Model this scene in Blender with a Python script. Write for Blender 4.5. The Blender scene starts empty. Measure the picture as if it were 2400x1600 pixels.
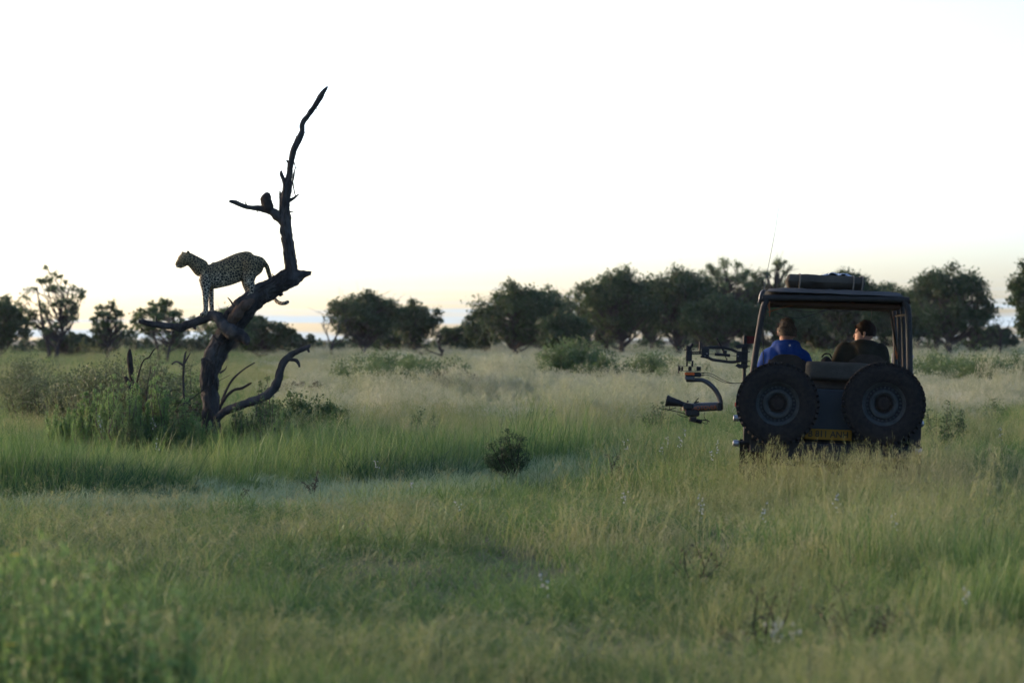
import bpy, math, random
import numpy as np
from mathutils import Vector, Matrix, Quaternion, noise as mnoise

R = math.radians
rng = np.random.default_rng(11)
random.seed(11)
scn = bpy.context.scene
COL = scn.collection

# ------------------------------------------------------------------ camera, sky, sun, exposure
FPX, HZ, CAMH = 6667.0, 795.0, 1.68          # focal length in photo pixels, horizon row, eye height
cam_d = bpy.data.cameras.new('camera'); cam = bpy.data.objects.new('camera', cam_d); COL.objects.link(cam)
cam.location = (0, 0, CAMH); cam.rotation_euler = (R(90), 0, 0)
cam_d.lens = 100.0; cam_d.sensor_width = 36.0; cam_d.shift_y = (HZ - 800.0) / 2400.0 * -1 * -1
cam_d.clip_start = 0.1; cam_d.clip_end = 20000
cam_d.dof.use_dof = True; cam_d.dof.focus_distance = 32.0; cam_d.dof.aperture_fstop = 2.8
scn.camera = cam

SUN_EL, SUN_AZ = R(6.0), R(-57)               # azimuth from +Y (view direction), negative = left
world = bpy.data.worlds.new('World'); scn.world = world; world.use_nodes = True
nt = world.node_tree; nt.nodes.clear()
def N(tree, kind, **kw):
    n = tree.nodes.new(kind)
    for k, v in kw.items():
        if k in n.inputs: n.inputs[k].default_value = v
        else: setattr(n, k, v)
    return n
sky = N(nt, 'ShaderNodeTexSky', sky_type='NISHITA', sun_disc=False, sun_elevation=SUN_EL, sun_rotation=SUN_AZ,
        altitude=900.0, air_density=0.52, dust_density=5.2, ozone_density=1.5)
bg = N(nt, 'ShaderNodeBackground', Strength=0.14)
out = N(nt, 'ShaderNodeOutputWorld')
# thin level cloud bars low over the horizon, all the way round
geo = N(nt, 'ShaderNodeTexCoord')
mp = N(nt, 'ShaderNodeMapping'); mp.inputs['Scale'].default_value = (7.0, 7.0, 260.0)
nz = N(nt, 'ShaderNodeTexNoise', Scale=1.0, Detail=5.0, Roughness=0.55)
sep = N(nt, 'ShaderNodeSeparateXYZ')
band = N(nt, 'ShaderNodeMapRange', interpolation_type='SMOOTHSTEP'); band.inputs[1].default_value = 0.024; band.inputs[2].default_value = 0.009
thr = N(nt, 'ShaderNodeMapRange', interpolation_type='SMOOTHSTEP'); thr.inputs[1].default_value = 0.47; thr.inputs[2].default_value = 0.60
mul = N(nt, 'ShaderNodeMath', operation='MULTIPLY')
mul2 = N(nt, 'ShaderNodeMath', operation='MULTIPLY'); mul2.inputs[1].default_value = 0.85
mix = N(nt, 'ShaderNodeMix', data_type='RGBA')
L = nt.links.new
L(geo.outputs['Generated'], mp.inputs['Vector']); L(mp.outputs[0], nz.inputs['Vector'])
L(geo.outputs['Generated'], sep.inputs[0]); L(sep.outputs['Z'], band.inputs[0]); L(nz.outputs[0], thr.inputs[0])
L(band.outputs[0], mul.inputs[0]); L(thr.outputs[0], mul.inputs[1]); L(mul.outputs[0], mul2.inputs[0])
L(mul2.outputs[0], mix.inputs[0]); L(sky.outputs[0], mix.inputs[6]); mix.inputs[7].default_value = (1.0, 1.22, 1.42, 1)
L(mix.outputs[2], bg.inputs['Color']); L(bg.outputs[0], out.inputs['Surface'])

sun_d = bpy.data.lights.new('sun', 'SUN'); sun = bpy.data.objects.new('sun', sun_d); COL.objects.link(sun)
sun_d.energy = 0.5; sun_d.angle = R(0.8); sun_d.color = (1.0, 0.45, 0.16)
sd = Vector((math.sin(SUN_AZ) * math.cos(SUN_EL), math.cos(SUN_AZ) * math.cos(SUN_EL), math.sin(SUN_EL)))
sun.rotation_euler = sd.to_track_quat('Z', 'Y').to_euler(); sun.location = sd * 400
vs = scn.view_settings
vs.view_transform = 'Standard'; vs.look = 'None'; vs.gamma = 1.0; vs.use_curve_mapping = False; vs.exposure = 2.35
scn.render.film_transparent = False
cy = scn.cycles; cy.debug_use_spatial_splits = True; cy.use_adaptive_sampling = True; cy.adaptive_threshold = .025; cy.use_denoising = True; cy.max_bounces = 5; cy.diffuse_bounces = 2; cy.glossy_bounces = 3
cy.transmission_bounces = 4; cy.transparent_max_bounces = 8; cy.volume_bounces = 0; cy.caustics_reflective = False; cy.caustics_refractive = False

# ------------------------------------------------------------------ helpers
def at(px, py, d):
    """world point that stands d metres out along the view, from a place in the 2400 x 1600 photograph"""
    return Vector(((px - 1200.0) / FPX * d, d, CAMH + (HZ - py) / FPX * d))

def vnoise(x, y, seed=0):
    """smooth value noise, vectorised, -1..1"""
    x = np.asarray(x, float); y = np.asarray(y, float)
    xi = np.floor(x).astype(np.int64); yi = np.floor(y).astype(np.int64); fx = x - xi; fy = y - yi
    def h(a, b):
        n = (a * 374761393 + b * 668265263 + seed * 974634777) & 0x7fffffff
        n = ((n ^ (n >> 13)) * 1274126177) & 0x7fffffff
        return ((n ^ (n >> 16)) & 0xffff) / 32767.5 - 1.0
    u = fx * fx * (3 - 2 * fx); v = fy * fy * (3 - 2 * fy)
    return (h(xi, yi) * (1 - u) + h(xi + 1, yi) * u) * (1 - v) + (h(xi, yi + 1) * (1 - u) + h(xi + 1, yi + 1) * u) * v
def fbm(x, y, seed=0, o=3):
    s = 0; a = 1; t = 0
    for k in range(o):
        s = s + a * vnoise(np.asarray(x) * 2 ** k, np.asarray(y) * 2 ** k, seed + k); t += a; a *= .5
    return s / t
def sstep(a, b, x):
    t = np.clip((np.asarray(x, float) - a) / (b - a), 0, 1); return t * t * (3 - 2 * t)

def spline(pts, per=4):
    """Catmull-Rom through rows of any width"""
    P = np.asarray(pts, float)
    if len(P) < 3: 
        t = np.linspace(0, 1, per + 1)[:, None]; return P[0] * (1 - t) + P[-1] * t
    Q = np.vstack([2 * P[0] - P[1], P, 2 * P[-1] - P[-2]]); o = []
    for i in range(len(P) - 1):
        a, b, c, d = Q[i:i + 4]
        for t in np.arange(per) / per:
            o.append(.5 * (2 * b + (c - a) * t + (2 * a - 5 * b + 4 * c - d) * t * t + (3 * b - a - 3 * c + d) * t ** 3))
    o.append(P[-1]); return np.array(o)

class MB:
    def __init__(s): s.v = []; s.f = []; s.m = []
    def add(s, v, f, m=0):
        b = len(s.v); s.v += [tuple(map(float, p)) for p in v]; s.f += [tuple(i + b for i in q) for q in f]; s.m += [m] * len(f); return s
    def box(s, c, sz, rot=None, m=0, taper=1.0, bev=0.0):
        x, y, z = (a / 2 for a in sz)
        if bev > 0:
            V = []
            for k, (zz, ins) in enumerate(((-z, bev), (-z + bev, 0), (z - bev, 0), (z, bev))):
                tx = 1 if zz < 0 else taper
                X, Y = (x - ins) * tx, (y - ins) * tx; q = bev * .6
                V += [(-X + q, -Y, zz), (X - q, -Y, zz), (X, -Y + q, zz), (X, Y - q, zz), (X - q, Y, zz), (-X + q, Y, zz), (-X, Y - q, zz), (-X, -Y + q, zz)]
            F = [tuple(range(7, -1, -1)), tuple(range(24, 32))]
            for r in range(3):
                for i in range(8): F.append((r * 8 + i, r * 8 + (i + 1) % 8, r * 8 + 8 + (i + 1) % 8, r * 8 + 8 + i))
        else:
            V = [(-x, -y, -z), (x, -y, -z), (x, y, -z), (-x, y, -z), (-x * taper, -y * taper, z), (x * taper, -y * taper, z), (x * taper, y * taper, z), (-x * taper, y * taper, z)]
            F = [(3, 2, 1, 0), (4, 5, 6, 7), (0, 1, 5, 4), (1, 2, 6, 5), (2, 3, 7, 6), (3, 0, 4, 7)]
        M = rot if rot is not None else Matrix.Identity(3)
        c = Vector(c); return s.add([M @ Vector(p) + c for p in V], F, m)
    def tube(s, pts, rad, seg=8, per=0, m=0, flat=1.0, up=(0, 0, 1), rough=0.0, nsc=6.0, cap=True, ridge=0.0):
        P = np.asarray([tuple(p) for p in pts], float); rad = np.asarray(rad if np.ndim(rad) else [rad] * len(P), float)
        flat = np.asarray(flat if np.ndim(flat) else [flat] * len(P), float)
        if per:
            A = spline(np.column_stack([P, rad, flat]), per); P, rad, flat = A[:, :3], np.abs(A[:, 3]), A[:, 4]
        V = []; F = []; U = Vector(up); n = len(P); prev = None
        for i in range(n):
            t = Vector(P[min(i + 1, n - 1)] - P[max(i - 1, 0)]).normalized()
            if prev is None:
                a = U.cross(t)
                if a.length < 1e-3: a = Vector((1, 0, 0)).cross(t)
                a.normalize()
            else:
                a = prev - t * prev.dot(t); a.normalize()
            prev = a; b = t.cross(a)
            for k in range(seg):
                w = 2 * math.pi * k / seg; r = rad[i]
                q = a * math.cos(w) * flat[i] + b * math.sin(w)
                p = Vector(P[i]) + q * r
                if rough:
                    r2 = 1 + rough * (mnoise.noise(p * nsc) + .5 * mnoise.noise(p * nsc * 2.7))
                    if ridge: r2 += ridge * (mnoise.noise(Vector((math.cos(w) * 4.6, math.sin(w) * 4.6, i * .10))) + .6 * mnoise.noise(Vector((math.cos(w) * 9, math.sin(w) * 9, i * .16 + 9))))
                    p = Vector(P[i]) + q * r * r2
                V.append(p)
        for i in range(n - 1):
            for k in range(seg): F.append((i * seg + k, i * seg + (k + 1) % seg, (i + 1) * seg + (k + 1) % seg, (i + 1) * seg + k))
        if cap: F += [tuple(range(seg - 1, -1, -1)), tuple(range((n - 1) * seg, n * seg))]
        return s.add(V, F, m)
    def lathe(s, prof, axis='y', c=(0, 0, 0), seg=48, m=None, closed=False):
        """profile rows (radius, along-axis, material)"""
        V = []; F = []; n = len(prof); c = Vector(c)
        for r, h, *_ in prof:
            for k in range(seg):
                w = 2 * math.pi * k / seg; a, b = r * math.cos(w), r * math.sin(w)
                V.append(c + (Vector((a, h, b)) if axis == 'y' else Vector((a, b, h)) if axis == 'z' else Vector((h, a, b))))
        base = len(s.v); s.v += [tuple(p) for p in V]
        for i in range(n - (0 if closed else 1)):
            mi = (prof[i][2] if len(prof[i]) > 2 else 0) if m is None else m; j = (i + 1) % n
            for k in range(seg): s.f.append((base + i * seg + k, base + i * seg + (k + 1) % seg, base + j * seg + (k + 1) % seg, base + j * seg + k)); s.m.append(mi)
        return s
    def ball(s, c, r, m=0, u=12, v=8):
        r = Vector(r) if np.ndim(r) else Vector((r, r, r)); V = []; F = []; c = Vector(c)
        for i in range(v + 1):
            a = math.pi * i / v
            for k in range(u):
                w = 2 * math.pi * k / u; V.append(c + Vector((r.x * math.sin(a) * math.cos(w), r.y * math.sin(a) * math.sin(w), -r.z * math.cos(a))))
        for i in range(v):
            for k in range(u): F.append((i * u + k, i * u + (k + 1) % u, (i + 1) * u + (k + 1) % u, (i + 1) * u + k))
        return s.add(V, F, m)
    def build(s, name, mats, parent=None, org=(0, 0, 0), smooth=False, angle=40):
        me = bpy.data.meshes.new(name); o = Vector(org)
        me.from_pydata([tuple(Vector(p) - o) for p in s.v], [], s.f)
        mats = mats if isinstance(mats, (list, tuple)) else [mats]
        for q in mats: me.materials.append(MAT[q])
        me.polygons.foreach_set('material_index', np.array(s.m, np.int32))
        if smooth: me.polygons.foreach_set('use_smooth', np.ones(len(s.f), bool))
        me.update(); ob = bpy.data.objects.new(name, me); COL.objects.link(ob)
        if smooth:
            try: me.set_sharp_from_angle(angle=R(angle))
            except Exception: pass
        if parent: ob.parent = parent
        elif Vector(org).length: ob.location = o
        return ob

def fuse(mb, name, mat, parent, voxel=.012, smooth=6, org=(0, 0, 0), fac=.5):
    """join overlapping lofts into one continuous skin"""
    tmp = mb.build('tmp', mat, None); tmp.location = (0, 0, 0)
    a = tmp.modifiers.new('r', 'REMESH'); a.mode = 'VOXEL'; a.voxel_size = voxel; a.use_smooth_shade = True
    b = tmp.modifiers.new('s', 'SMOOTH'); b.iterations = smooth; b.factor = fac
    dg = bpy.context.evaluated_depsgraph_get()
    me = bpy.data.meshes.new_from_object(tmp.evaluated_get(dg)); me.name = name
    bpy.data.objects.remove(tmp, do_unlink=True)
    me.materials.clear(); me.materials.append(MAT[mat]); o = Vector(org)
    me.transform(Matrix.Translation(-o))
    me.polygons.foreach_set('use_smooth', np.ones(len(me.polygons), bool)); me.update()
    ob = bpy.data.objects.new(name, me); COL.objects.link(ob)
    if parent: ob.parent = parent
    else: ob.location = o
    return ob

def fast_mesh(name, V, F, attrs=None):
    """V (n,3), F (m,k) uniform faces"""
    me = bpy.data.meshes.new(name); n, m, k = len(V), len(F), F.shape[1]
    me.vertices.add(n); me.vertices.foreach_set('co', np.ascontiguousarray(V, np.float32).ravel())
    me.loops.add(m * k); me.loops.foreach_set('vertex_index', np.ascontiguousarray(F, np.int32).ravel())
    me.polygons.add(m); me.polygons.foreach_set('loop_start', np.arange(m, dtype=np.int32) * k)
    for nm, arr in (attrs or {}).items():
        a = me.attributes.new(nm, 'FLOAT', 'POINT'); a.data.foreach_set('value', np.ascontiguousarray(arr, np.float32))
    me.update(calc_edges=True); me.validate(); return me

def tag(o, label=None, cat=None, group=None, kind=None):
    for k, v in (('label', label), ('category', cat), ('group', group), ('kind', kind)):
        if v: o[k] = v
    return o
def thing(name, label, cat, loc=(0, 0, 0), group=None, matrix=None):
    o = bpy.data.objects.new(name, None); COL.objects.link(o); o.empty_display_size = .2
    if matrix is not None: o.matrix_world = matrix @ Matrix.Translation(loc)
    else: o.location = loc
    return tag(o, label, cat, group)

# ------------------------------------------------------------------ materials
MAT = {}
def mat(name, col, rough=.7, var=.25, nscale=20.0, col2=None, bump=0.0, bscale=60.0, spec=.4, metal=0.0, coat=0.0, stretch=None, coords='Object'):
    m = bpy.data.materials.new(name); m.use_nodes = True; t = m.node_tree; p = t.nodes['Principled BSDF']
    p.inputs['Roughness'].default_value = rough; p.inputs['Specular IOR Level'].default_value = spec * (.25 if rough >= .7 else .6 if rough >= .5 else 1); p.inputs['Metallic'].default_value = metal
    tc = N(t, 'ShaderNodeTexCoord'); mpn = N(t, 'ShaderNodeMapping'); t.links.new(tc.outputs[coords], mpn.inputs[0])
    if stretch: mpn.inputs['Scale'].default_value = stretch
    no = N(t, 'ShaderNodeTexNoise', Scale=nscale, Detail=5.0, Roughness=.6); t.links.new(mpn.outputs[0], no.inputs['Vector'])
    mx = N(t, 'ShaderNodeMix', data_type='RGBA'); t.links.new(no.outputs[0], mx.inputs[0])
    c = np.array(col, float); c2 = np.array(col2, float) if col2 is not None else c * (1 + var)
    c1 = c if col2 is not None else c * (1 - var)
    cr = N(t, 'ShaderNodeMapRange'); cr.inputs[1].default_value = .3; cr.inputs[2].default_value = .7; t.links.new(no.outputs[0], cr.inputs[0]); t.links.new(cr.outputs[0], mx.inputs[0])
    mx.inputs[6].default_value = (*c1, 1); mx.inputs[7].default_value = (*c2, 1); t.links.new(mx.outputs[2], p.inputs['Base Color'])
    if bump:
        nb = N(t, 'ShaderNodeTexNoise', Scale=bscale, Detail=6.0, Roughness=.65); t.links.new(mpn.outputs[0], nb.inputs['Vector'])
        bp = N(t, 'ShaderNodeBump', Strength=bump, Distance=.05 if 'wood' in name else .02); t.links.new(nb.outputs[0], bp.inputs['Height']); t.links.new(bp.outputs[0], p.inputs['Normal'])
    MAT[name] = m; return m

def leafmat(name, stops, wscale=.35, trans=.35, seed=0.0, rough=.6, tint=None):
    """foliage: colour by the leaf's own tone attribute and slow patches of growth over the land"""
    m = bpy.data.materials.new(name); m.use_nodes = True; t = m.node_tree; t.nodes.clear(); lk = t.links.new
    at_ = N(t, 'ShaderNodeAttribute', attribute_name='tone')
    g = N(t, 'ShaderNodeNewGeometry'); mp_ = N(t, 'ShaderNodeMapping'); mp_.inputs['Location'].default_value = (seed, seed * 1.7, 0); lk(g.outputs['Position'], mp_.inputs[0])
    no = N(t, 'ShaderNodeTexNoise', Scale=wscale, Detail=4.0, Roughness=.6); lk(mp_.outputs[0], no.inputs['Vector'])
    a = N(t, 'ShaderNodeMath', operation='MULTIPLY_ADD'); a.inputs[1].default_value = 1.5; a.inputs[2].default_value = -.75; lk(no.outputs[0], a.inputs[0])
    s = N(t, 'ShaderNodeMath', operation='ADD', use_clamp=True); lk(a.outputs[0], s.inputs[0]); lk(at_.outputs['Fac'], s.inputs[1])
    rp = N(t, 'ShaderNodeValToRGB'); lk(s.outputs[0], rp.inputs[0]); e = rp.color_ramp.elements
    while len(e) > 1: e.remove(e[-1])
    e[0].position = stops[0][0]; e[0].color = (*stops[0][1], 1)
    for pos, c in stops[1:]: q = e.new(pos); q.color = (*c, 1)
    d = N(t, 'ShaderNodeBsdfPrincipled', Roughness=rough); d.inputs['Specular IOR Level'].default_value = .25
    tr = N(t, 'ShaderNodeBsdfTranslucent'); mxs = N(t, 'ShaderNodeMixShader', Fac=trans); o = N(t, 'ShaderNodeOutputMaterial')
    lk(rp.outputs[0], d.inputs['Base Color']); lk(rp.outputs[0], tr.inputs['Color']); lk(d.outputs[0], mxs.inputs[1]); lk(tr.outputs[0], mxs.inputs[2]); lk(mxs.outputs[0], o.inputs['Surface'])
    MAT[name] = m; return m

mat('soil', (.055, .06, .028), .95, nscale=.8, col2=(.10, .095, .05), bump=.4, bscale=14)
mat('dead_wood', (.022, .0205, .019), .95, nscale=7, col2=(.074, .069, .065), bump=1.0, bscale=26, stretch=(1, 1, .35))
mat('dark_wood', (.022, .019, .017), .95, nscale=9, col2=(.05, .043, .036), bump=.8, bscale=30)
mat('heart_wood', (.045, .03, .022), .95, nscale=14, col2=(.11, .075, .055), bump=.8, bscale=40, stretch=(1, 1, .3))
mat('twig_wood', (.06, .05, .04), .9, nscale=8, col2=(.11, .09, .07))
mat('tree_bark', (.03, .027, .025), .95, nscale=3, col2=(.055, .05, .045))
mat('tyre_rubber', (.010, .010, .011), .9, nscale=30, col2=(.026, .022, .018), bump=.3, bscale=120, spec=.3)
mat('rim_paint', (.024, .027, .027), .8, nscale=12, col2=(.046, .049, .046), bump=.1)
mat('rim_dark', (.02, .02, .022), .8)
mat('hub_rust', (.014, .011, .01), .9, nscale=30, col2=(.03, .023, .018))
mat('body_paint', (.016, .024, .03), .55, nscale=4, col2=(.026, .033, .038), spec=.4)
mat('black_steel', (.009, .009, .010), .55, nscale=16, col2=(.016, .016, .016), spec=.4)
mat('cage_steel', (.014, .013, .012), .65, nscale=10, col2=(.024, .022, .02), spec=.3)
mat('black_plastic', (.008, .008, .009), .5, spec=.5)
mat('lens_glass', (.01, .012, .02), .05, var=.05, spec=.8)
mat('canvas_olive', (.045, .042, .034), .9, nscale=6, col2=(.125, .118, .096), bump=.5, bscale=18)
mat('canvas_khaki', (.036, .032, .025), .95, nscale=5, col2=(.060, .052, .041), bump=.5, bscale=22)
mat('canvas_slate', (.022, .026, .028), .95, nscale=4, col2=(.038, .042, .044), bump=.4, bscale=14)
mat('plastic_sheet', (.10, .115, .15), .3, nscale=14, col2=(.20, .22, .27), bump=.5, bscale=20, spec=.6)
mat('roof_lining', (.035, .018, .011), .9, nscale=3, col2=(.055, .03, .018))
mat('seat_cloth', (.030, .025, .020), .9, nscale=10, col2=(.045, .037, .030), bump=.3)
mat('plate_yellow', (.14, .074, .009), .7, nscale=6, col2=(.20, .112, .016))
mat('plate_black', (.015, .013, .01), .6)
mat('flag_red', (.10, .022, .018), .8)
mat('motor_orange', (.55, .10, .02), .5, var=.1)
mat('letter_orange', (.30, .085, .03), .5, var=.1)
mat('arm_grey', (.020, .021, .025), .42, nscale=9, col2=(.032, .034, .038), spec=.6)
mat('silver_metal', (.25, .26, .28), .4, metal=.8, var=.1)
mat('lamp_red', (.3, .02, .015), .3, var=.1)
mat('wire_black', (.015, .014, .014), .6)
mat('rope_orange', (.16, .055, .022), .8)
mat('rope_pale', (.12, .10, .078), .8)
mat('skin', (.30, .165, .11), .6, nscale=20, col2=(.36, .20, .14))
mat('jacket_blue', (.004, .021, .10), .85, nscale=7, col2=(.010, .040, .17), bump=.5, bscale=9)
mat('jacket_olive', (.017, .016, .011), .9, nscale=7, col2=(.028, .026, .018), bump=.5, bscale=9)
mat('trousers', (.07, .062, .05), .9)
mat('hair_grey', (.05, .037, .025), .75, nscale=60, col2=(.11, .085, .06), bump=.6, bscale=150)
mat('hair_brown', (.016, .010, .007), .7, nscale=60, col2=(.032, .02, .013), bump=.6, bscale=150)
mat('bag_black', (.014, .014, .014), .8, bump=.4)
mat('eye_dark', (.01, .01, .01), .1, var=.05)
mat('nose_pink', (.10, .05, .045), .5, var=.1)
mat('petal_white', (.42, .42, .39), .7, var=.06)
mat('petal_yellow', (.75, .48, .03), .6, var=.1)
mat('stalk_green', (.09, .12, .045), .8)
mat('headlamp', (.5, .52, .55), .1, var=.05, spec=.8)
mat('pane_glass', (.06, .07, .08), .05, var=.1, spec=.8)

# leopard coat: dark rosettes parted by a net of pale fur
m = bpy.data.materials.new('leopard_coat'); m.use_nodes = True; t = m.node_tree; lk = t.links.new; p = t.nodes['Principled BSDF']; p.inputs['Roughness'].default_value = .8; p.inputs['Specular IOR Level'].default_value = .15
tc = N(t, 'ShaderNodeTexCoord'); nw = N(t, 'ShaderNodeTexNoise', Scale=9.0, Detail=2.0); lk(tc.outputs['Object'], nw.inputs['Vector'])
va = N(t, 'ShaderNodeVectorMath', operation='SCALE'); va.inputs['Scale'].default_value = .035; lk(nw.outputs['Color'], va.inputs[0])
vb = N(t, 'ShaderNodeVectorMath', operation='ADD'); lk(tc.outputs['Object'], vb.inputs[0]); lk(va.outputs[0], vb.inputs[1])
vo = N(t, 'ShaderNodeTexVoronoi', feature='DISTANCE_TO_EDGE', Scale=29.0); lk(vb.outputs[0], vo.inputs['Vector'])
vf = N(t, 'ShaderNodeTexVoronoi', feature='F1', Scale=29.0); lk(vb.outputs[0], vf.inputs['Vector'])
r1 = N(t, 'ShaderNodeMapRange', interpolation_type='SMOOTHSTEP'); r1.inputs[1].default_value = .03; r1.inputs[2].default_value = .085; lk(vo.outputs['Distance'], r1.inputs[0])
r2 = N(t, 'ShaderNodeMapRange', interpolation_type='SMOOTHSTEP'); r2.inputs[1].default_value = .10; r2.inputs[2].default_value = .02; lk(vf.outputs['Distance'], r2.inputs[0])
sx = N(t, 'ShaderNodeSeparateXYZ'); lk(tc.outputs['Object'], sx.inputs[0])
hd = N(t, 'ShaderNodeMapRange'); hd.inputs[1].default_value = -.62; hd.inputs[2].default_value = -.45; lk(sx.outputs['X'], hd.inputs[0])
mm = N(t, 'ShaderNodeMath', operation='MULTIPLY'); lk(r1.outputs[0], mm.inputs[0])
hm = N(t, 'ShaderNodeMapRange'); hm.inputs[3].default_value = .72; hm.inputs[4].default_value = .97; lk(hd.outputs[0], hm.inputs[0]); lk(hm.outputs[0], mm.inputs[1])
fur = N(t, 'ShaderNodeMix', data_type='RGBA'); bl = N(t, 'ShaderNodeMapRange'); bl.inputs[1].default_value = .62; bl.inputs[2].default_value = .40; lk(sx.outputs['Z'], bl.inputs[0]); lk(bl.outputs[0], fur.inputs[0])
fur.inputs[6].default_value = (.27, .21, .11, 1); fur.inputs[7].default_value = (.48, .43, .32, 1)
spot = N(t, 'ShaderNodeMix', data_type='RGBA'); lk(r2.outputs[0], spot.inputs[0]); spot.inputs[6].default_value = (.016, .012, .009, 1); spot.inputs[7].default_value = (.07, .043, .02, 1)
fin = N(t, 'ShaderNodeMix', data_type='RGBA'); lk(mm.outputs[0], fin.inputs[0]); lk(fur.outputs[2], fin.inputs[6]); lk(spot.outputs[2], fin.inputs[7]); lk(fin.outputs[2], p.inputs['Base Color'])
nb = N(t, 'ShaderNodeTexNoise', Scale=220.0, Detail=3.0); lk(tc.outputs['Object'], nb.inputs['Vector']); bp = N(t, 'ShaderNodeBump', Strength=.3, Distance=.004); lk(nb.outputs[0], bp.inputs['Height']); lk(bp.outputs[0], p.inputs['Normal'])
MAT['leopard_coat'] = m

G1, G2, G3 = (.060, .105, .030), (.105, .140, .042), (.165, .165, .062)
leafmat('grass_green', [(0, (.034, .082, .026)), (.3, (.075, .145, .038)), (.6, (.145, .215, .06)), (1, (.26, .28, .10))], .42, .4, 3)
leafmat('grass_fine', [(0, (.075, .135, .042)), (.35, (.152, .195, .062)), (.7, (.245, .250, .102)), (1, (.345, .315, .168))], .36, .4, 9)
leafmat('grass_pale', [(0, (.17, .22, .09)), (.4, (.28, .30, .165)), (1, (.46, .44, .31))], .16, .4, 21)
leafmat('grass_dark_shade', [(0, (.018, .050, .020)), (.5, (.032, .080, .028)), (1, (.065, .125, .04))], .5, .35, 33)  # dark green holding the bank's shade in its colour, also in scattered patches
leafmat('grass_dew', [(0, (.13, .21, .105)), (.5, (.23, .30, .165)), (1, (.32, .37, .22))], .5, .35, 5)
leafmat('leaf_dark', [(0, (.022, .046, .017)), (.5, (.040, .072, .024)), (1, (.085, .115, .038))], .05, .3, 2)
leafmat('leaf_mid', [(0, (.045, .080, .030)), (.5, (.080, .125, .045)), (1, (.14, .18, .065))], .3, .35, 4)
leafmat('leaf_thicket', [(0, (.065, .090, .040)), (.5, (.11, .135, .060)), (1, (.17, .18, .09))], .3, .35, 14)
leafmat('leaf_plain', [(0, (.065, .11, .04)), (.5, (.105, .155, .058)), (1, (.17, .21, .088))], .3, .35, 16)
leafmat('leaf_bright', [(0, (.12, .20, .06)), (.5, (.20, .30, .10)), (1, (.30, .40, .15))], .6, .4, 6)
leafmat('leaf_brown', [(0, (.045, .042, .024)), (.5, (.072, .068, .036)), (1, (.11, .105, .055))], .4, .25, 8)
leafmat('leaf_broad', [(0, (.07, .14, .042)), (.5, (.13, .215, .065)), (1, (.24, .33, .10))], .8, .4, 1)

# ------------------------------------------------------------------ the land
VX, VY = 3.163, 28.4                     # vehicle
TX = (505 - 1200) / FPX * 38.0           # dead tree base
def track_d(x):                          # centre line of the trodden track (distance out for each x)
    return np.interp(x, [-9, -6, -4.4, -3, -1.6, -.6, .5, 1.3, 1.7], [25.8, 27.8, 27.2, 28.8, 29.2, 31.2, 34.0, 38.0, 45.0]) + .5 * vnoise(np.asarray(x) * 1.1, np.asarray(x) * 0 + 3, 77)
def gz(x, y):
    x = np.asarray(x, float); y = np.asarray(y, float)
    a = np.exp(-((y - 40) / 70.0) ** 2)
    h = .10 * fbm(x * .13 + 5, y * .09, 3) * a + .05 * fbm(x * .5, y * .4, 8, 2) * a
    h = h + .22 * np.exp(-(((x - TX) / 4.5) ** 2 + ((y - 39.5) / 4.0) ** 2))
    flat = np.exp(-(((x - VX) / 2.2) ** 4 + ((y - VY - 1.5) / 4.0) ** 4))
    h = h * (1 - flat)
    tr = np.exp(-((y - track_d(x)) / 1.3) ** 2) * sstep(2.6, 1.2, x)
    return h + .02 * tr
xs = np.concatenate([-np.geomspace(3000, 26, 22), np.linspace(-25, 25, 126), np.geomspace(26, 3000, 22)])
ys = np.concatenate([np.linspace(-40, 5, 10), np.linspace(6, 70, 190), np.geomspace(71, 6000, 60)])
GX, GY = np.meshgrid(xs, ys); GZ = gz(GX, GY); nx, ny = len(xs), len(ys)
ii = (np.arange(ny - 1)[:, None] * nx + np.arange(nx - 1)[None, :]).ravel()
gme = fast_mesh('ground', np.column_stack([GX.ravel(), GY.ravel(), GZ.ravel()]), np.column_stack([ii, ii + 1, ii + nx + 1, ii + nx]))
gme.materials.append(MAT['soil']); gme.polygons.foreach_set('use_smooth', np.ones(len(gme.polygons), bool))
ground = bpy.data.objects.new('ground', gme); COL.objects.link(ground); tag(ground, 'flat grassy floodplain reaching to the woodland', 'ground', kind='structure')
def G(x, y): return float(gz(x, y))

# ------------------------------------------------------------------ grass (stuff): tuft kinds spread by hand-made growth maps
def blades(n, r, h, hv, w, lean, seed, tip=.35, segs=3, wind=.25):
    g = np.random.default_rng(seed); V = []; F = []; T = []
    for i in range(n):
        a = g.uniform(0, 6.283); rr = r * math.sqrt(g.uniform()); b = np.array([rr * math.cos(a), rr * math.sin(a), -.02])
        H = h * (1 + hv * g.normal()); H = max(H, .25 * h); d = g.uniform(0, 6.283); ln = abs(g.normal(lean, lean * .5))
        out_ = np.array([math.cos(d) + wind, math.sin(d), 0]); out_ /= max(np.linalg.norm(out_), .3)
        fa = g.uniform(0, 3.14159); sd_ = np.array([math.cos(fa), math.sin(fa), 0]) * w * g.uniform(.6, 1.2) * .5
        t0 = g.uniform(0, .55); base = len(V)
        for k in range(segs + 1):
            u = k / segs; c = b + np.array([0, 0, H * u * (1 - .25 * ln * u * u)]) + out_ * H * ln * u ** 2
            if k < segs:
                q = sd_ * (1 - .55 * u); V += [c - q, c + q]; T += [t0 + tip * u * u] * 2
            else: V.append(c); T.append(t0 + tip)
        for k in range(segs - 1): F += [(base + 2 * k, base + 2 * k + 1, base + 2 * k + 3), (base + 2 * k, base + 2 * k + 3, base + 2 * k + 2)]
        k = segs - 1; F.append((base + 2 * k, base + 2 * k + 1, base + 2 * k + 2))
    return V, F, T
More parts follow.
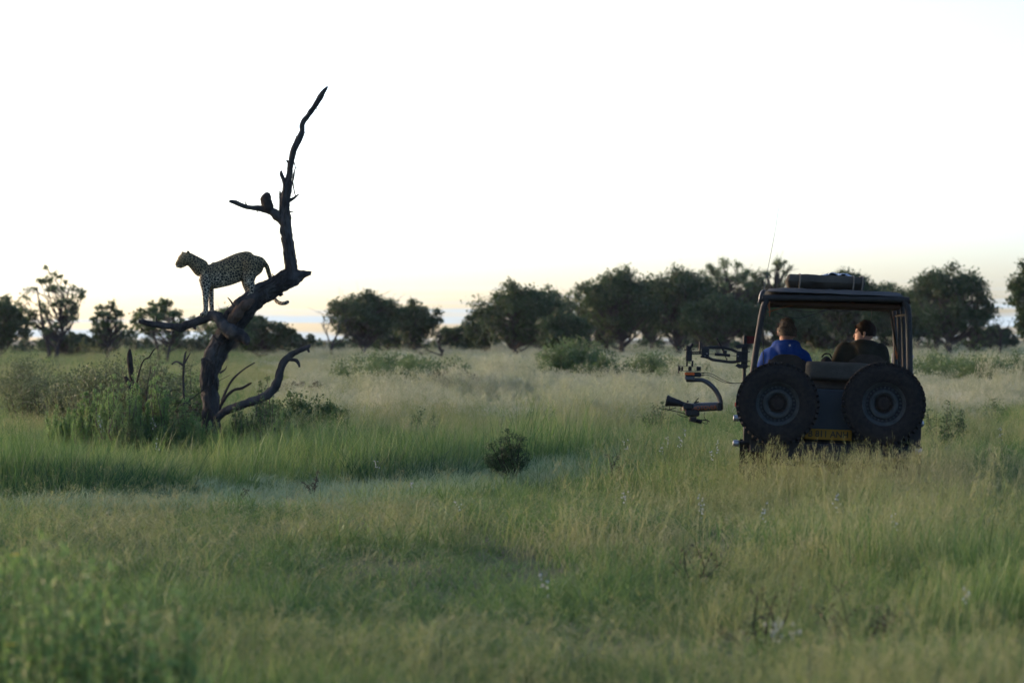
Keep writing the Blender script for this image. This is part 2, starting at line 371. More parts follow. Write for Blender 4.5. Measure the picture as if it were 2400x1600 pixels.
def panicles(n, r, h, hv, seed, w=.0021, lean=.18, branch=10, size=.16, wind=.35):
    g = np.random.default_rng(seed); V = []; F = []; T = []
    def strip(a, b, w1, w2, t):
        fa = g.uniform(0, 3.14159); s_ = np.array([math.cos(fa), math.sin(fa), .2]); i = len(V); V.extend([a - s_ * w1, a + s_ * w1, b + s_ * w2, b - s_ * w2]); T.extend([t] * 4); F.extend([(i, i + 1, i + 2), (i, i + 2, i + 3)])
    for i in range(n):
        a = g.uniform(0, 6.283); rr = r * math.sqrt(g.uniform()); p0 = np.array([rr * math.cos(a), rr * math.sin(a), 0.]); H = h * (1 + hv * g.normal()); d = g.uniform(0, 6.283)
        ln = abs(g.normal(lean, .1)); o_ = np.array([math.cos(d) + wind, math.sin(d), 0]) * ln; pts = [p0 + np.array([0, 0, H * u]) + o_ * H * u * u for u in (0, .35, .7, 1)]; t0 = g.uniform(.25, .6)
        for k in range(3): strip(pts[k], pts[k + 1], w * (1 - .2 * k), w * (.8 - .2 * k), t0)
        for k in range(branch):
            u = g.uniform(.0, 1); b = pts[2] * (1 - u) + pts[3] * u; q = g.normal(size=3); q[2] = abs(q[2]) * .8 + .3; q /= np.linalg.norm(q)
            e = b + q * size * (1.1 - .7 * u) * g.uniform(.4, 1); strip(b, e, w * .45, w * .45, t0 + .2)
            for j in range(2):
                c = b * (1 - (j + 1) / 2) + e * (j + 1) / 2 if j else e; strip(c, c + g.normal(size=3) * .012 + np.array([0, 0, .012]), w * .9, w * .9, t0 + .22)
    return V, F, T
def merged(*parts):
    V = []; F = []; T = []
    for v, f, t_ in parts:
        b = len(V); V += list(v); F += [tuple(i + b for i in q) for q in f]; T += list(t_)
    return V, F, T
TUFTS = bpy.data.collections.new('grass_tufts')
def tuft(name, data, material):
    V, F, T = data; me = fast_mesh(name, np.array(V), np.array(F), {'tone': np.array(T)}); me.materials.append(MAT[material]); ob = bpy.data.objects.new(name, me); TUFTS.objects.link(ob); return ob
# index:  0-2 green, 3-5 fine olive with seed, 6-7 pale seed haze, 8-9 short dewy
for k in range(3): tuft('t0%d' % k, blades(330, .55, .36, .3, .0065, .45, 100 + k), 'grass_green')
for k in range(3): tuft('t0%d' % (3 + k), merged(blades(260, .55, .34, .3, .0052, .4, 200 + k, tip=.5), panicles(15, .55, .50, .16, 210 + k)), 'grass_fine')
for k in range(2): tuft('t0%d' % (6 + k), merged(blades(160, .55, .36, .3, .005, .4, 300 + k, tip=.5), panicles(46, .55, .56, .15, 310 + k, w=.0036, branch=13, size=.2)), 'grass_pale')
for k in range(2): tuft('t1%d' % k, blades(330, .55, .40, .3, .007, .5, 500 + k), 'grass_dark_shade')
for k in range(2): tuft('t0%d' % (8 + k), blades(420, .6, .15, .3, .0055, .6, 400 + k), 'grass_dew')

def grass_tree():
    ng = bpy.data.node_groups.new('grass_spread', 'GeometryNodeTree')
    ng.interface.new_socket('Geometry', in_out='INPUT', socket_type='NodeSocketGeometry'); ng.interface.new_socket('Geometry', in_out='OUTPUT', socket_type='NodeSocketGeometry')
    gi = ng.nodes.new('NodeGroupInput'); go = ng.nodes.new('NodeGroupOutput'); ci = ng.nodes.new('GeometryNodeCollectionInfo'); ci.inputs['Collection'].default_value = TUFTS
    ci.inputs['Separate Children'].default_value = True; ci.inputs['Reset Children'].default_value = True
    ip = ng.nodes.new('GeometryNodeInstanceOnPoints'); ip.inputs['Pick Instance'].default_value = True
    def na(nm, ty): q = ng.nodes.new('GeometryNodeInputNamedAttribute'); q.data_type = ty; q.inputs['Name'].default_value = nm; return q.outputs['Attribute']
    lk = ng.links.new
    lk(gi.outputs[0], ip.inputs['Points']); lk(ci.outputs[0], ip.inputs['Instance']); lk(na('kind_index', 'INT'), ip.inputs['Instance Index'])
    e2r = ng.nodes.new('FunctionNodeEulerToRotation'); lk(na('turn', 'FLOAT_VECTOR'), e2r.inputs[0]); lk(e2r.outputs[0], ip.inputs['Rotation']); lk(na('size', 'FLOAT_VECTOR'), ip.inputs['Scale']); lk(ip.outputs[0], go.inputs[0])
    return ng
GT = grass_tree()
def field(name, label, x, y, hx, wx, kind):
    n = len(x); z = gz(x, y); me = bpy.data.meshes.new(name); me.vertices.add(n); me.vertices.foreach_set('co', np.column_stack([x, y, z]).astype(np.float32).ravel())
    a = me.attributes.new('kind_index', 'INT', 'POINT'); a.data.foreach_set('value', kind.astype(np.int32))
    turn = np.column_stack([rng.normal(0, .08, n), rng.normal(.06, .08, n), rng.normal(0, .9, n)]); a = me.attributes.new('turn', 'FLOAT_VECTOR', 'POINT'); a.data.foreach_set('vector', turn.astype(np.float32).ravel())
    a = me.attributes.new('size', 'FLOAT_VECTOR', 'POINT'); a.data.foreach_set('vector', np.column_stack([wx, wx, hx]).astype(np.float32).ravel())
    ob = bpy.data.objects.new(name, me); COL.objects.link(ob); md = ob.modifiers.new('spread', 'NODES'); md.node_group = GT; me.materials.append(MAT['grass_green'])
    return tag(ob, label, 'grass', kind='stuff')
def scatter(d0, d1, dens):
    n = int((.20 * (d1 * d1 - d0 * d0) + 5.6 * (d1 - d0)) * dens * 1.05)
    y = np.sqrt(rng.uniform(d0 * d0, d1 * d1, int(n * 1.2))) if d0 > 25 else rng.uniform(d0, d1, int(n * 1.5))
    hw = .20 * y + 2.8; x = rng.uniform(-1, 1, len(y)) * hw
    if d0 <= 25: keep = rng.uniform(0, 1, len(y)) < hw / hw.max(); x, y = x[keep], y[keep]
    return x[:n], y[:n]
def growth(x, y):
    """height factor, and chances of the four kinds, at each place"""
    px = 1200 + x / y * FPX
    n1 = fbm(x * .30 + 3, y * .16, 31); n2 = fbm(x * .55, y * .28 + 7, 41); n3 = fbm(x * .16 + 9, y * .07, 51)
    h = (.80 + .46 * n1) * (1 + .5 * fbm(x * 1.2, y * .8, 71, 2))
    front = sstep(33, 27, y) * sstep(12, 15, y) * sstep(3.0, .5, x)                 # lower sward in front of the track
    h = h * (1 - .45 * front)
    bank = sstep(.0, .9, y - track_d(x) - 1.7) * sstep(8, 3, y - track_d(x)) * sstep(1.2, -.4, x)
    h = h + .55 * bank
    car = np.exp(-(((x - VX) / 2.4) ** 2 + ((y - 27.3) / 2.4) ** 2)); h = h + .10 * car
    tr = np.exp(-((y - track_d(x)) / np.where(x < -.6, 2.0, 3.8)) ** 2) * sstep(3.0, 1.6, x) * sstep(-5.6, -3.0, x)
    tr = np.maximum(tr, .95 * np.exp(-(((x + .25) / 1.5) ** 2 + ((y - 58) / 8.0) ** 2))); h = h * (1 - .35 * np.exp(-(((x - .3) / 1.8) ** 2 + ((y - 46) / 9.0) ** 2)))
    pale = sstep(44, 62, y) * sstep(620, 800, px) * sstep(1850, 1500, px) * (.75 + .5 * n3) + sstep(46, 60, y) * sstep(1980, 2150, px) * .45
    fine = np.clip(.42 + 1.1 * n2 + .35 * car - .45 * bank + .35 * front * n3, .05, .95)
    dark_shade = np.clip(np.exp(-((y - track_d(x) - 2.9) / 1.2) ** 2) * sstep(1.0, -.6, x) * sstep(-6.2, -3.8, x) * (.5 + 1.3 * n2) + sstep(.35, .65, fbm(x * .22 + 40, y * .10, 61)) * .55 * sstep(60, 45, y), 0, .92)  # bank shade painted as darker grass behind the track, plus scattered dark patches
    return h, tr, np.clip(pale, 0, .92), fine, dark_shade
def plant(name, label, d0, d1, dens, wide, tall=1.0):
    x, y = scatter(d0, d1, dens); h, tr, pale, fine, dark_shade = growth(x, y); n = len(x); u = rng.uniform(0, 1, n); kind = rng.integers(0, 3, n)
    kind = np.where(rng.uniform(0, 1, n) < fine, 3 + rng.integers(0, 3, n), kind); kind = np.where(u < pale, 6 + rng.integers(0, 2, n), kind); kind = np.where(rng.uniform(0, 1, n) < dark_shade, 10 + rng.integers(0, 2, n), kind)
    short = rng.uniform(0, 1, n) < tr * 1.25; kind = np.where(short, 8 + rng.integers(0, 2, n), kind)
    hx = h * rng.uniform(.65, 1.2, n) * np.where(rng.uniform(0, 1, n) < .06, 1.5, 1.0) * tall; hx = np.where(short, rng.uniform(.7, 1.1, n), hx); wx = wide * rng.uniform(.8, 1.25, n)
    ok = np.hypot(x - TX, y - 38.0) > .3
    return field(name, label, x[ok], y[ok], hx[ok], wx[ok], kind[ok])
plant('near_grass', 'soft blurred green and straw grass filling the foreground', 7.5, 20, 4.2, 1.0)
plant('meadow_grass', 'knee-high green and olive grass around vehicle and dead tree', 20, 62, 2.6, 1.2)
plant('far_grass', 'pale seeding grass of the plain beyond the dead tree', 62, 130, .8, 2.0, 1.05)
plant('distant_grass', 'hazy grass at the foot of the distant woodland', 130, 420, .16, 4.2, 1.15)

# ------------------------------------------------------------------ foliage makers
def leaves(centres, radii, per, size, g, aspect=.6, up=.2, tone=(0, .55), squash=.75, face=4):
    """small leaf faces through clumps: V, F, tone"""
    C = np.repeat(np.asarray(centres, float), per, 0); Rr = np.repeat(np.asarray(radii, float), per); n = len(C)
    d = g.normal(size=(n, 3)); d /= np.linalg.norm(d, axis=1)[:, None]; rad = Rr * g.uniform(.10, 1, n) ** .7 * (1 + .18 * g.normal(size=n))
    c = C + d * rad[:, None] * np.array([1, 1, squash])
    a = g.normal(size=(n, 3)); a[:, 2] += up; a /= np.linalg.norm(a, axis=1)[:, None]
    b = np.cross(a, g.normal(size=(n, 3))); b /= np.linalg.norm(b, axis=1)[:, None]
    s = (size * g.uniform(.55, 1.3, n))[:, None]
    V = np.stack([c - a * s * .5, c + b * s * aspect * .5, c + a * s * .5, c - b * s * aspect * .5], 1).reshape(-1, 3)
    F = np.arange(4 * n).reshape(n, 4); T = np.repeat(g.uniform(*tone, n) , 4)
    return V, F, T
def foliage(name, data, material, parent):
    V, F, T = data; me = fast_mesh(name, V, F, {'tone': T}); me.materials.append(MAT[material]); o = bpy.data.objects.new(name, me); COL.objects.link(o); o.parent = parent; return o

def wood_tree(name, label, px, top, hw, d, airy=.0, low=.3, seed=0, lean=0.0, mat_='leaf_dark', group=None, stems=1, leaf=.26, base_py=None, spread=1.0, twist=.5):
    """woodland tree: tapering trunk, limbs to every clump, crown of leaf clumps inside an uneven outline"""
    g = np.random.default_rng(1000 + seed); p0 = at(px, HZ, d); z0 = G(p0.x, p0.y); H = CAMH + (HZ - top) / FPX * d - z0; W = hw / FPX * d
    root = thing(name, label, 'tree', (p0.x, p0.y, z0 - .1), group); low = low + (.12 + .12 * g.uniform() if airy < .5 else 0)
    nb = int((64 if airy > .5 else 66) * (1.25 if hw > 70 else 1)); W *= 1.22; cen = []; rad = []
    while len(cen) < nb:
        q = g.uniform(-1, 1, 3)
        if np.linalg.norm(q) > 1: continue
        zz = low + (1 - low) * (q[2] * .5 + .5); az_ = math.atan2(q[1], q[0]); prof = math.sqrt(max(.08, 1 - (2 * (zz - low) / (1 - low) - .85) ** 2 / 1.45)) * (1 + .28 * mnoise.noise(Vector((az_ * .8 + seed, zz * 3.2, seed * 1.7)))); q = q / max(.35, np.linalg.norm(q)) * np.linalg.norm(q) ** .6
        br = (g.uniform(.045, .085) if airy > .5 else g.uniform(.085, .17)) * min(H, 2.2 * W)
        x = q[0] * (W - br * .6) * prof * spread; y = q[1] * (W - br * .6) * prof * .8
        z = zz * H - br * .55 * (zz > .8); cen.append((x + lean * zz * W, y, max(z, br * .5))); rad.append(br)
    cen = np.array(cen); k = np.argmax(cen[:, 2]); cen[k, 2] = H - rad[k] * .75
    wood = MB()
    for s_ in range(stems):
        ox = (s_ - (stems - 1) / 2) * .55; tr = max(.12, H * .028) / math.sqrt(stems)
        mid = [(ox * .6, 0, -.1), (ox + lean * .1 * W + g.normal() * .1 * twist, g.normal() * .1, H * low * .55), (ox * 2 + lean * .3 * W + g.normal() * .25 * twist, g.normal() * .2, H * (low + .12)), (ox * 2.5 + lean * .7 * W + g.normal() * .3, 0, H * .78)]
        wood.tube(mid, [tr * 1.5, tr, tr * .8, tr * .3], 7, 3, rough=.15, nsc=1.5)
    S = spline(mid, 6)
    for c, r in zip(cen, rad):
        j = min(len(S) - 1, int(g.uniform(.6, .95) * np.searchsorted(S[:, 2], max(c[2] - .1 * H, .3)))); a = S[j]
        m1 = a * .5 + c * .5 + np.array([g.normal() * .2, g.normal() * .2, -.06 * H * g.uniform(0, 1)])
        wood.tube([a, m1, c], [tr * .45, tr * .28, tr * .10], 5, 3)
        if airy > .3:
            for _ in range(3):
                e = c + g.normal(size=3) * r * .9; wood.tube([m1 * .3 + c * .7, e], [tr * .12, tr * .04], 4)
    wood.build('trunk', 'tree_bark', root, smooth=True)
    if airy < 2:
        low_ = low; per = int((180 if airy < .5 else 85 if airy < .7 else 62) * (1 - .25 * airy)); foliage('crown', leaves(cen, rad, per, leaf, g, tone=(.05, .6), squash=.8), mat_, root)
    return root
def P23(x): return x * 2400 / 2352.0
TL = [ # px, top, half width (2352-wide picture), distance, airy, low, label
 (2, 672, 62, 190, 0, .10, 'dark rounded tree cut by the left edge of the picture'),
 (122, 606, 62, 180, .8, .30, 'tall open-crowned tree standing alone near the left edge'),
 (247, 684, 42, 185, .9, .34, 'small sparse tree between the tall lone tree and leopard branch'),
 (374, 680, 66, 165, .75, .45, 'small round-headed tree just behind the tip of the leopard branch'),
 (520, 692, 62, 175, .5, .34, 'half hidden tree directly behind the leaning dead trunk'),
 (598, 722, 62, 210, 0, .10, 'low dark tree right of the dead trunk, under the leopard tail'),
 (668, 752, 46, 240, 0, .08, 'small low dark tree between dead trunk and bare-limbed tree'),
 (836, 658, 78, 200, .45, .22, 'airy broad tree beside the bare-limbed tree in the middle'),
 (952, 680, 58, 215, .3, .20, 'round leafy tree right beside the airy broad tree'),
 (1062, 735, 46, 240, 0, .10, 'low dark tree in the gap left of the main wood'),
 (1185, 634, 92, 205, .1, .10, 'broad dark tree that starts the main wood at its left end'),
 (1262, 648, 66, 220, .65, .4, 'see-through tree crown over the dip in the main wood'),
 (1292, 705, 52, 200, 0, .08, 'low rounded dark tree in the dip of the main wood'),
 (1345, 640, 56, 225, .65, .4, 'thin-topped tree right of the dip in the main wood'),
 (1428, 604, 88, 210, .05, .10, 'tall dense tree with bulging top left of the camera crane'),
 (1560, 598, 96, 215, .05, .10, 'tall dense tree directly above the camera crane'),
 (1668, 584, 78, 230, .65, .48, 'highest open-topped tree left of the vehicle antenna'),
 (1650, 668, 84, 205, 0, .10, 'lower dense tree below the highest open-topped tree'),
 (1783, 586, 62, 230, .7, .50, 'slender open-topped tree behind the vehicle antenna'),
 (1800, 672, 80, 205, .0, .10, 'dark tree behind the left corner of the vehicle roof'),
 (1945, 610, 92, 215, .0, .12, 'domed dense tree rising behind the bag on the roof'),
 (2058, 652, 72, 205, 0, .10, 'dark tree behind the right end of the vehicle roof'),
 (2180, 594, 96, 200, .12, .14, 'big tall tree right of the vehicle with ragged right side'),
 (2286, 742, 46, 250, .1, .10, 'small low tree near the right edge with a spiky top'),
 (2372, 590, 58, 180, .1, .08, 'dark tree cut by the right edge of the picture'),
 (1498, 640, 60, 235, .3, .12, 'tree filling the notch between the two tallest dense trees'),
 (1722, 640, 60, 240, .3, .12, 'tree filling the gap behind the vehicle antenna base'),
 (1868, 648, 58, 240, .2, .12, 'tree behind the left end of the roof bag'),
 (2030, 640, 60, 238, .25, .12, 'tree between domed tree and the right roof corner'),
 (2108, 662, 58, 236, .2, .10, 'tree just right of the vehicle roof, left of the big tall tree'),
 (2245, 690, 40, 215, .6, .2, 'thin small tree on the right flank of the big tall tree'),
 (1392, 648, 62, 238, .3, .04, 'tree behind the left shoulder of the bulging-topped tall tree'),
 (1612, 626, 66, 236, .3, .04, 'ragged tree between the crane-top tree and highest open tree'),
 (1240, 668, 60, 232, .25, .04, 'ragged tree behind the right side of the broad dark tree'),
 (2150, 640, 56, 238, .3, .04, 'ragged tree behind the left side of the big tall tree'),
 (1112, 700, 44, 220, .2, .1, 'small tree on the left flank of the main wood'),
 (890, 722, 60, 232, .1, .1, 'low dark tree between the airy broad tree and round leafy tree'),
 (170, 760, 70, 215, 0, .05, 'low dark tree mass right of the tall lone tree'),
 (1900, 705, 70, 240, 0, .05, 'low dark tree seen through the vehicle between the two heads'),
]
for i, (x, tp, w, d, ai, lo, lb) in enumerate(TL):
    wood_tree('woodland_tree', lb, P23(x), P23(tp), P23(w), d, ai, lo, i, group='trees of the distant woodland', stems=2 if ai > .55 and i % 2 else 1, mat_='leaf_dark' if ai < .5 else 'leaf_mid', leaf=.22 if ai < .5 else .18)
# low bushes closing the foot of the wood, each a plant of its own
ORD = 'first second third fourth fifth sixth seventh eighth ninth tenth eleventh twelfth thirteenth fourteenth fifteenth sixteenth seventeenth eighteenth nineteenth twentieth'.split(); ORD = ORD + ['twenty-' + o for o in ORD[:9]] + ['thirtieth'] + ['thirty-' + o for o in ORD[:9]]
k = 0
for x in list(np.arange(70, 720, 62)) + list(np.arange(735, 1110, 58)) + list(np.arange(1130, 2360, 82)):
    g = np.random.default_rng(3000 + k); d = 255 + 30 * g.uniform(); p = at(P23(x), HZ, d); hh = 1.6 + 1.2 * g.uniform()
    r = thing('background_bush', ORD[k] + ' low dark bush from the left along the foot of the woodland', 'bush', (p.x, p.y, 0), 'low bushes closing the foot of the woodland')
    c = np.column_stack([g.uniform(-1.6, 1.6, 9), g.uniform(-1, 1, 9), g.uniform(.3, hh - .4, 9)])
    foliage('crown', leaves(c, g.uniform(.5, .95, 9), 110, .36, g), 'leaf_dark', r)
    mb = MB()
    for q in c[:5]: mb.tube([(q[0] * .2, q[1] * .2, -.1), q * .6, q], [.07, .05, .02], 5)
    mb.build('stem', 'tree_bark', r, smooth=True); k += 1
# bare trees
def bare_tree(label, pxs, d, seed, name='bare_tree'):
    g = np.random.default_rng(seed); px0, top = pxs; p = at(P23(px0), HZ, d); H = CAMH + (HZ - P23(top)) / FPX * d; r = thing(name, label, 'tree', (p.x, p.y, -.1)); mb = MB(); tw = MB()
    def grow(a, v, L_, rad, dep, m):
        b = a + v * L_; c = (a + b) / 2 + Vector(g.normal(size=3)) * L_ * .1; m.tube([a, c, b], [rad, rad * .8, rad * .55], 5, 2)
        if dep == 0: return
        for _ in range(3 if dep > 1 else 2):
            w = (v + Vector(g.normal(size=3)) * .55); w.normalize(); grow(c.lerp(b, g.uniform(.3, 1)), w, L_ * g.uniform(.55, .8), rad * .5, dep - 1, tw)
    grow(Vector((0, 0, 0)), Vector((.1, 0, 1)).normalized(), H * .42, .14, 4, mb)
    mb.build('trunk', 'tree_bark', r, smooth=True); tw.build('branch', 'tree_bark', r, smooth=True)
bare_tree('leafless grey tree with fine twigs left of the airy broad tree', (762, 690), 190, 61)
bare_tree('short dead forked snag in the gap left of the main wood', (1014, 735), 170, 62)
bare_tree('spiky leafless tree tops beside the right edge of the picture', (2292, 702), 215, 63)

# ------------------------------------------------------------------ dead tree
DT = 38.0
def Z3(x, y, d=DT): return at(280 + x / 1.8667, 180 + y / 1.8667, d)
S3 = DT / FPX / 1.8667
base = Z3(400, 1480); bz = G(base.x, base.y)
tree = thing('dead_tree', 'grey dead tree with leaning trunk and one tall bare limb carrying the leopard', 'tree', (base.x, DT, bz))
ORG = Vector((base.x, DT, bz))
def limb(rows, name, seg=14, per=5, rough=.26, m='dead_wood', dep=None, par=None, cap=True, ridge=.0, org=None, nsc=9):
    mb = MB(); P = [Z3(x, y, DT + (dd or 0)) for x, y, _, *q in rows for dd in [q[0] if q else 0]]
    mb.tube(P, [r * S3 for _, _, r, *_ in rows], seg, per, rough=rough, nsc=nsc, ridge=ridge, up=(0, 1, 0)); return mb.build(name, m, par or tree, ORG if org is None else org, smooth=True, angle=60)
trunk = limb([(402, 1560, 46), (400, 1480, 37), (396, 1390, 35), (394, 1300, 40), (408, 1240, 45), (436, 1180, 45), (476, 1120, 44), (512, 1060, 50), (548, 1010, 52), (600, 962, 46), (660, 925, 41), (712, 898, 40), (756, 880, 37), (795, 866, 22), (822, 862, 11), (838, 861, 6)], 'trunk', 40, 9, .20, ridge=.17)
up = limb([(752, 890, 42), (752, 860, 31), (746, 800, 26), (738, 730, 25), (729, 670, 26), (722, 625, 27), (722, 585, 22), (724, 540, 20), (734, 488, 20), (742, 440, 14), (750, 380, 13), (762, 325, 14), (782, 278, 15), (799, 240, 11), (800, 205, 11), (826, 168, 11), (856, 126, 11), (882, 82, 12), (905, 50, 6), (911, 42, 2)], 'upright_limb', 22, 8, .20, ridge=.14, nsc=14)
limb([(724, 640, 24), (690, 606, 22), (655, 585, 17), (620, 577, 13), (585, 574, 11), (545, 566, 10), (512, 553, 10), (490, 546, 9), (480, 545, 5)], 'side_branch', 16, 7, .26, ridge=.14, nsc=14)
limb([(656, 588, 20), (646, 560, 26, -.02), (641, 535, 25, -.02), (648, 518, 17), (654, 508, 6)], 'broken_knob', 12, 4, .35, 'dark_wood')
limb([(726, 472, 10), (716, 446, 9), (708, 425, 8), (708, 410, 3)], 'broken_stub', 8, 3, .3)
limb([(738, 372, 6), (730, 366, 3)], 'broken_stub', 6, 2)
limb([(706, 590, 8), (704, 540, 6), (702, 498, 3)], 'broken_stub', 6, 3)
limb([(740, 545, 9), (764, 530, 6), (786, 512, 2)], 'broken_stub', 6, 3)
limb([(742, 590, 4), (762, 590, 1.5)], 'broken_stub', 5, 2)
tw = limb([(764, 372, 2.5), (769, 400, 2.5), (758, 440, 3), (763, 490, 3), (770, 522, 2.5)], 'twig', 5, 3, .1)
limb([(769, 400, 2), (786, 395, 1.2)], 'twig', 5, 2, .1)
limb([(664, 905, 3), (676, 880, 3), (668, 862, 2)], 'twig', 5, 2, .1)
limb([(590, 935, 8, -.2), (615, 912, 6, -.2), (632, 900, 3, -.2)], 'broken_stub', 6, 3)
limb([(508, 1020, 6, -.2), (490, 985, 4, -.2), (473, 965, 2, -.2)], 'twig', 6, 2, .1)
limb([(563, 1168, 9, -.40), (548, 1145, 21, -.36), (520, 1128, 28, -.30), (486, 1112, 29, -.26), (456, 1088, 27, -.20), (432, 1056, 24, -.14), (408, 1044, 22, -.06), (378, 1054, 20, -.02), (345, 1068, 18), (308, 1080, 17), (272, 1096, 19), (225, 1092, 14), (170, 1085, 14), (120, 1078, 12), (92, 1070, 10), (84, 1068, 7)], 'low_branch', 24, 8, .26, ridge=.15, nsc=12)
limb([(318, 1078, 10), (330, 1100, 7), (330, 1106, 2)], 'broken_stub', 6, 3)
limb([(455, 1105, 24, -.1), (462, 1068, 22, -.12), (470, 1038, 12, -.12), (476, 1015, 3, -.12)], 'splintered_stump', 9, 4, .45, 'dark_wood')
limb([(488, 1075, 20, -.2), (512, 1035, 24, -.22), (548, 1000, 22, -.24), (590, 975, 8, -.22)], 'rotten_core', 10, 5, .5, 'heart_wood')
limb([(696, 940, 16), (710, 955, 8), (712, 946, 3)], 'broken_stub', 6, 3)
limb([(805, 858, 10), (836, 855, 5), (838, 853, 2)], 'broken_stub', 6, 3)
# peeling bark plates on the leaning trunk, each with its own edges
g = np.random.default_rng(77)
Tc = spline([(396, 1390), (394, 1300), (408, 1240), (436, 1180), (476, 1120), (512, 1060), (548, 1010), (600, 962), (660, 925), (712, 898), (745, 884)], 8); 
Uc = spline([(752, 850), (746, 800), (738, 730), (729, 670), (722, 625), (723, 560), (734, 488), (742, 440), (750, 380), (762, 325)], 8)
for q in range(230):
    C_, RR = (Tc, (38, 44, 40)) if q < 170 else (Uc, (29, 23, 13))
    u = g.integers(2, len(C_) - 3); t_ = C_[u + 1] - C_[u - 1]; t_ = t_ / np.linalg.norm(t_); nrm = np.array([-t_[1], t_[0]]); o = g.uniform(-1, 1); rr = np.interp(u / len(C_), [0, .5, 1], RR)
    dpt = -rr * S3 * math.sqrt(max(.03, 1 - o * o)) * 1.0; c = C_[u] + nrm * o * rr; ln_ = g.uniform(10, 34); tl2 = nrm * g.normal() * 3
    a = Z3(*(c - t_ * ln_), DT + dpt); b = Z3(*(c + t_ * ln_ + tl2), DT + dpt - .01); wd = g.uniform(.007, .018) * (1 if q < 170 else .6); mb = MB()
    mb.tube([a, (a + b) / 2 + Vector((g.normal() * .006, -.010, g.normal() * .006)), b], [wd * .5, wd, wd * .25], 5, 3, rough=.5, nsc=24); mb.build('bark_plate', 'dead_wood' if g.uniform() < .55 else 'dark_wood', tree, ORG)
for rows in ([(738, 478, 4), (752, 470, 2.5), (762, 474, 1)], [(744, 800, 5), (766, 790, 3), (774, 780, 1)], [(728, 690, 5), (708, 684, 3), (700, 678, 1)], [(560, 568, 4), (552, 552, 2.5), (556, 540, 1)], [(520, 556, 4), (510, 540, 2)], [(782, 280, 4), (772, 262, 2), (774, 250, 1)], [(850, 132, 4), (862, 140, 2), (868, 138, 1)], [(800, 225, 4), (812, 248, 1.5)], [(170, 1082, 5), (160, 1062, 3), (164, 1050, 1)], [(240, 1095, 5), (236, 1116, 3), (228, 1122, 1)], [(120, 1076, 5), (104, 1060, 3), (90, 1054, 1)], [(640, 940, 6, -.2), (652, 968, 4, -.2), (668, 972, 1.5, -.2)], [(400, 1245, 7, -.2), (366, 1232, 4, -.2), (356, 1240, 1.5, -.2)], [(438, 1295, 6, -.2), (462, 1280, 3, -.2), (470, 1262, 1, -.2)], [(456, 1165, 6, -.25), (426, 1150, 4, -.25), (414, 1136, 1.5, -.25)], [(610, 575, 4), (602, 590, 2), (604, 600, 1)]):
    limb(rows, 'twig', 6, 3, .25)
fb = thing('fallen_branch', 'curved grey fallen branch rising from the grass right of the dead trunk', 'branch', tuple(Z3(520, 1440, 37.6)))
fo = Z3(520, 1440, 37.6)
limb([(418, 1500, 14, -.42), (466, 1462, 18, -.46), (520, 1440, 19, -.5), (580, 1420, 18, -.5), (630, 1402, 20, -.5), (668, 1372, 20, -.5), (690, 1332, 18, -.5), (702, 1285, 16, -.5), (725, 1240, 15, -.5), (762, 1208, 13, -.5), (800, 1192, 10, -.5), (826, 1180, 9, -.5), (836, 1172, 3, -.5)], 'bough', 20, 7, .26, ridge=.15, nsc=12, par=fb, org=fo)
limb([(742, 1236, 8, -.52), (772, 1240, 8, -.55), (784, 1256, 6, -.55), (788, 1270, 4, -.55)], 'broken_stub', 8, 3, .3, par=fb, org=fo)
limb([(822, 1185, 8, -.5), (830, 1205, 4, -.5)], 'broken_stub', 6, 3, .3, par=fb, org=fo)
def stick(label, rows, seed=0, name='dead_stick', m='dead_wood', extra=()):
    o_ = Z3(rows[0][0], rows[0][1], DT + rows[0][3]); r = thing(name, label, 'stick', tuple(o_)); limb(rows, 'stem', 7, 4, .2, m, par=r, org=o_)
    for e in extra: limb(e, 'side_twig', 6, 3, .2, m, par=r, org=o_)
stick('upright pale dead stick in the bushes left of the dead trunk', [(286, 1480, 6, -.6), (281, 1400, 5, -.6), (279, 1300, 5, -.6), (285, 1225, 5, -.6), (292, 1200, 3, -.6)], extra=[[(284, 1255, 4, -.6), (300, 1225, 3, -.6), (310, 1208, 1.5, -.6)], [(280, 1262, 6, -.6), (250, 1245, 4, -.6), (228, 1258, 3, -.6)]])
stick('dark snag standing among the bright shrubs far left of the trunk', [(78, 1490, 16, -.3), (70, 1420, 15, -.3), (40, 1345, 11, -.3), (26, 1310, 7, -.3)], m='dark_wood')
stick('black upright stump behind the bright shrubs', [(70, 1510, 10, .8), (64, 1420, 10, .8), (58, 1350, 10, .8), (50, 1290, 12, .8), (44, 1235, 13, .8), (44, 1205, 9, .8), (46, 1190, 3, .8)], m='dark_wood')
stick('thin curved dead twig arching over the shrubs', [(60, 1500, 5, .2), (72, 1360, 4, .2), (100, 1250, 3, .2), (130, 1225, 3, .2), (150, 1195, 2.5, .2), (173, 1178, 1.5, .2)], m='dark_wood')
stick('dead branch lying behind the fallen branch', [(420, 1480, 7, .35), (462, 1405, 7, .4), (500, 1370, 6, .5), (535, 1362, 6, .5), (565, 1345, 5, .5), (578, 1338, 3, .5)], m='dark_wood')
stick('slim grey branch slanting up right of the dead trunk', [(430, 1490, 6, .5), (455, 1400, 6, .55), (490, 1330, 5, .6), (530, 1290, 4, .6), (570, 1262, 3, .6), (592, 1250, 3, .6)], m='dead_wood')
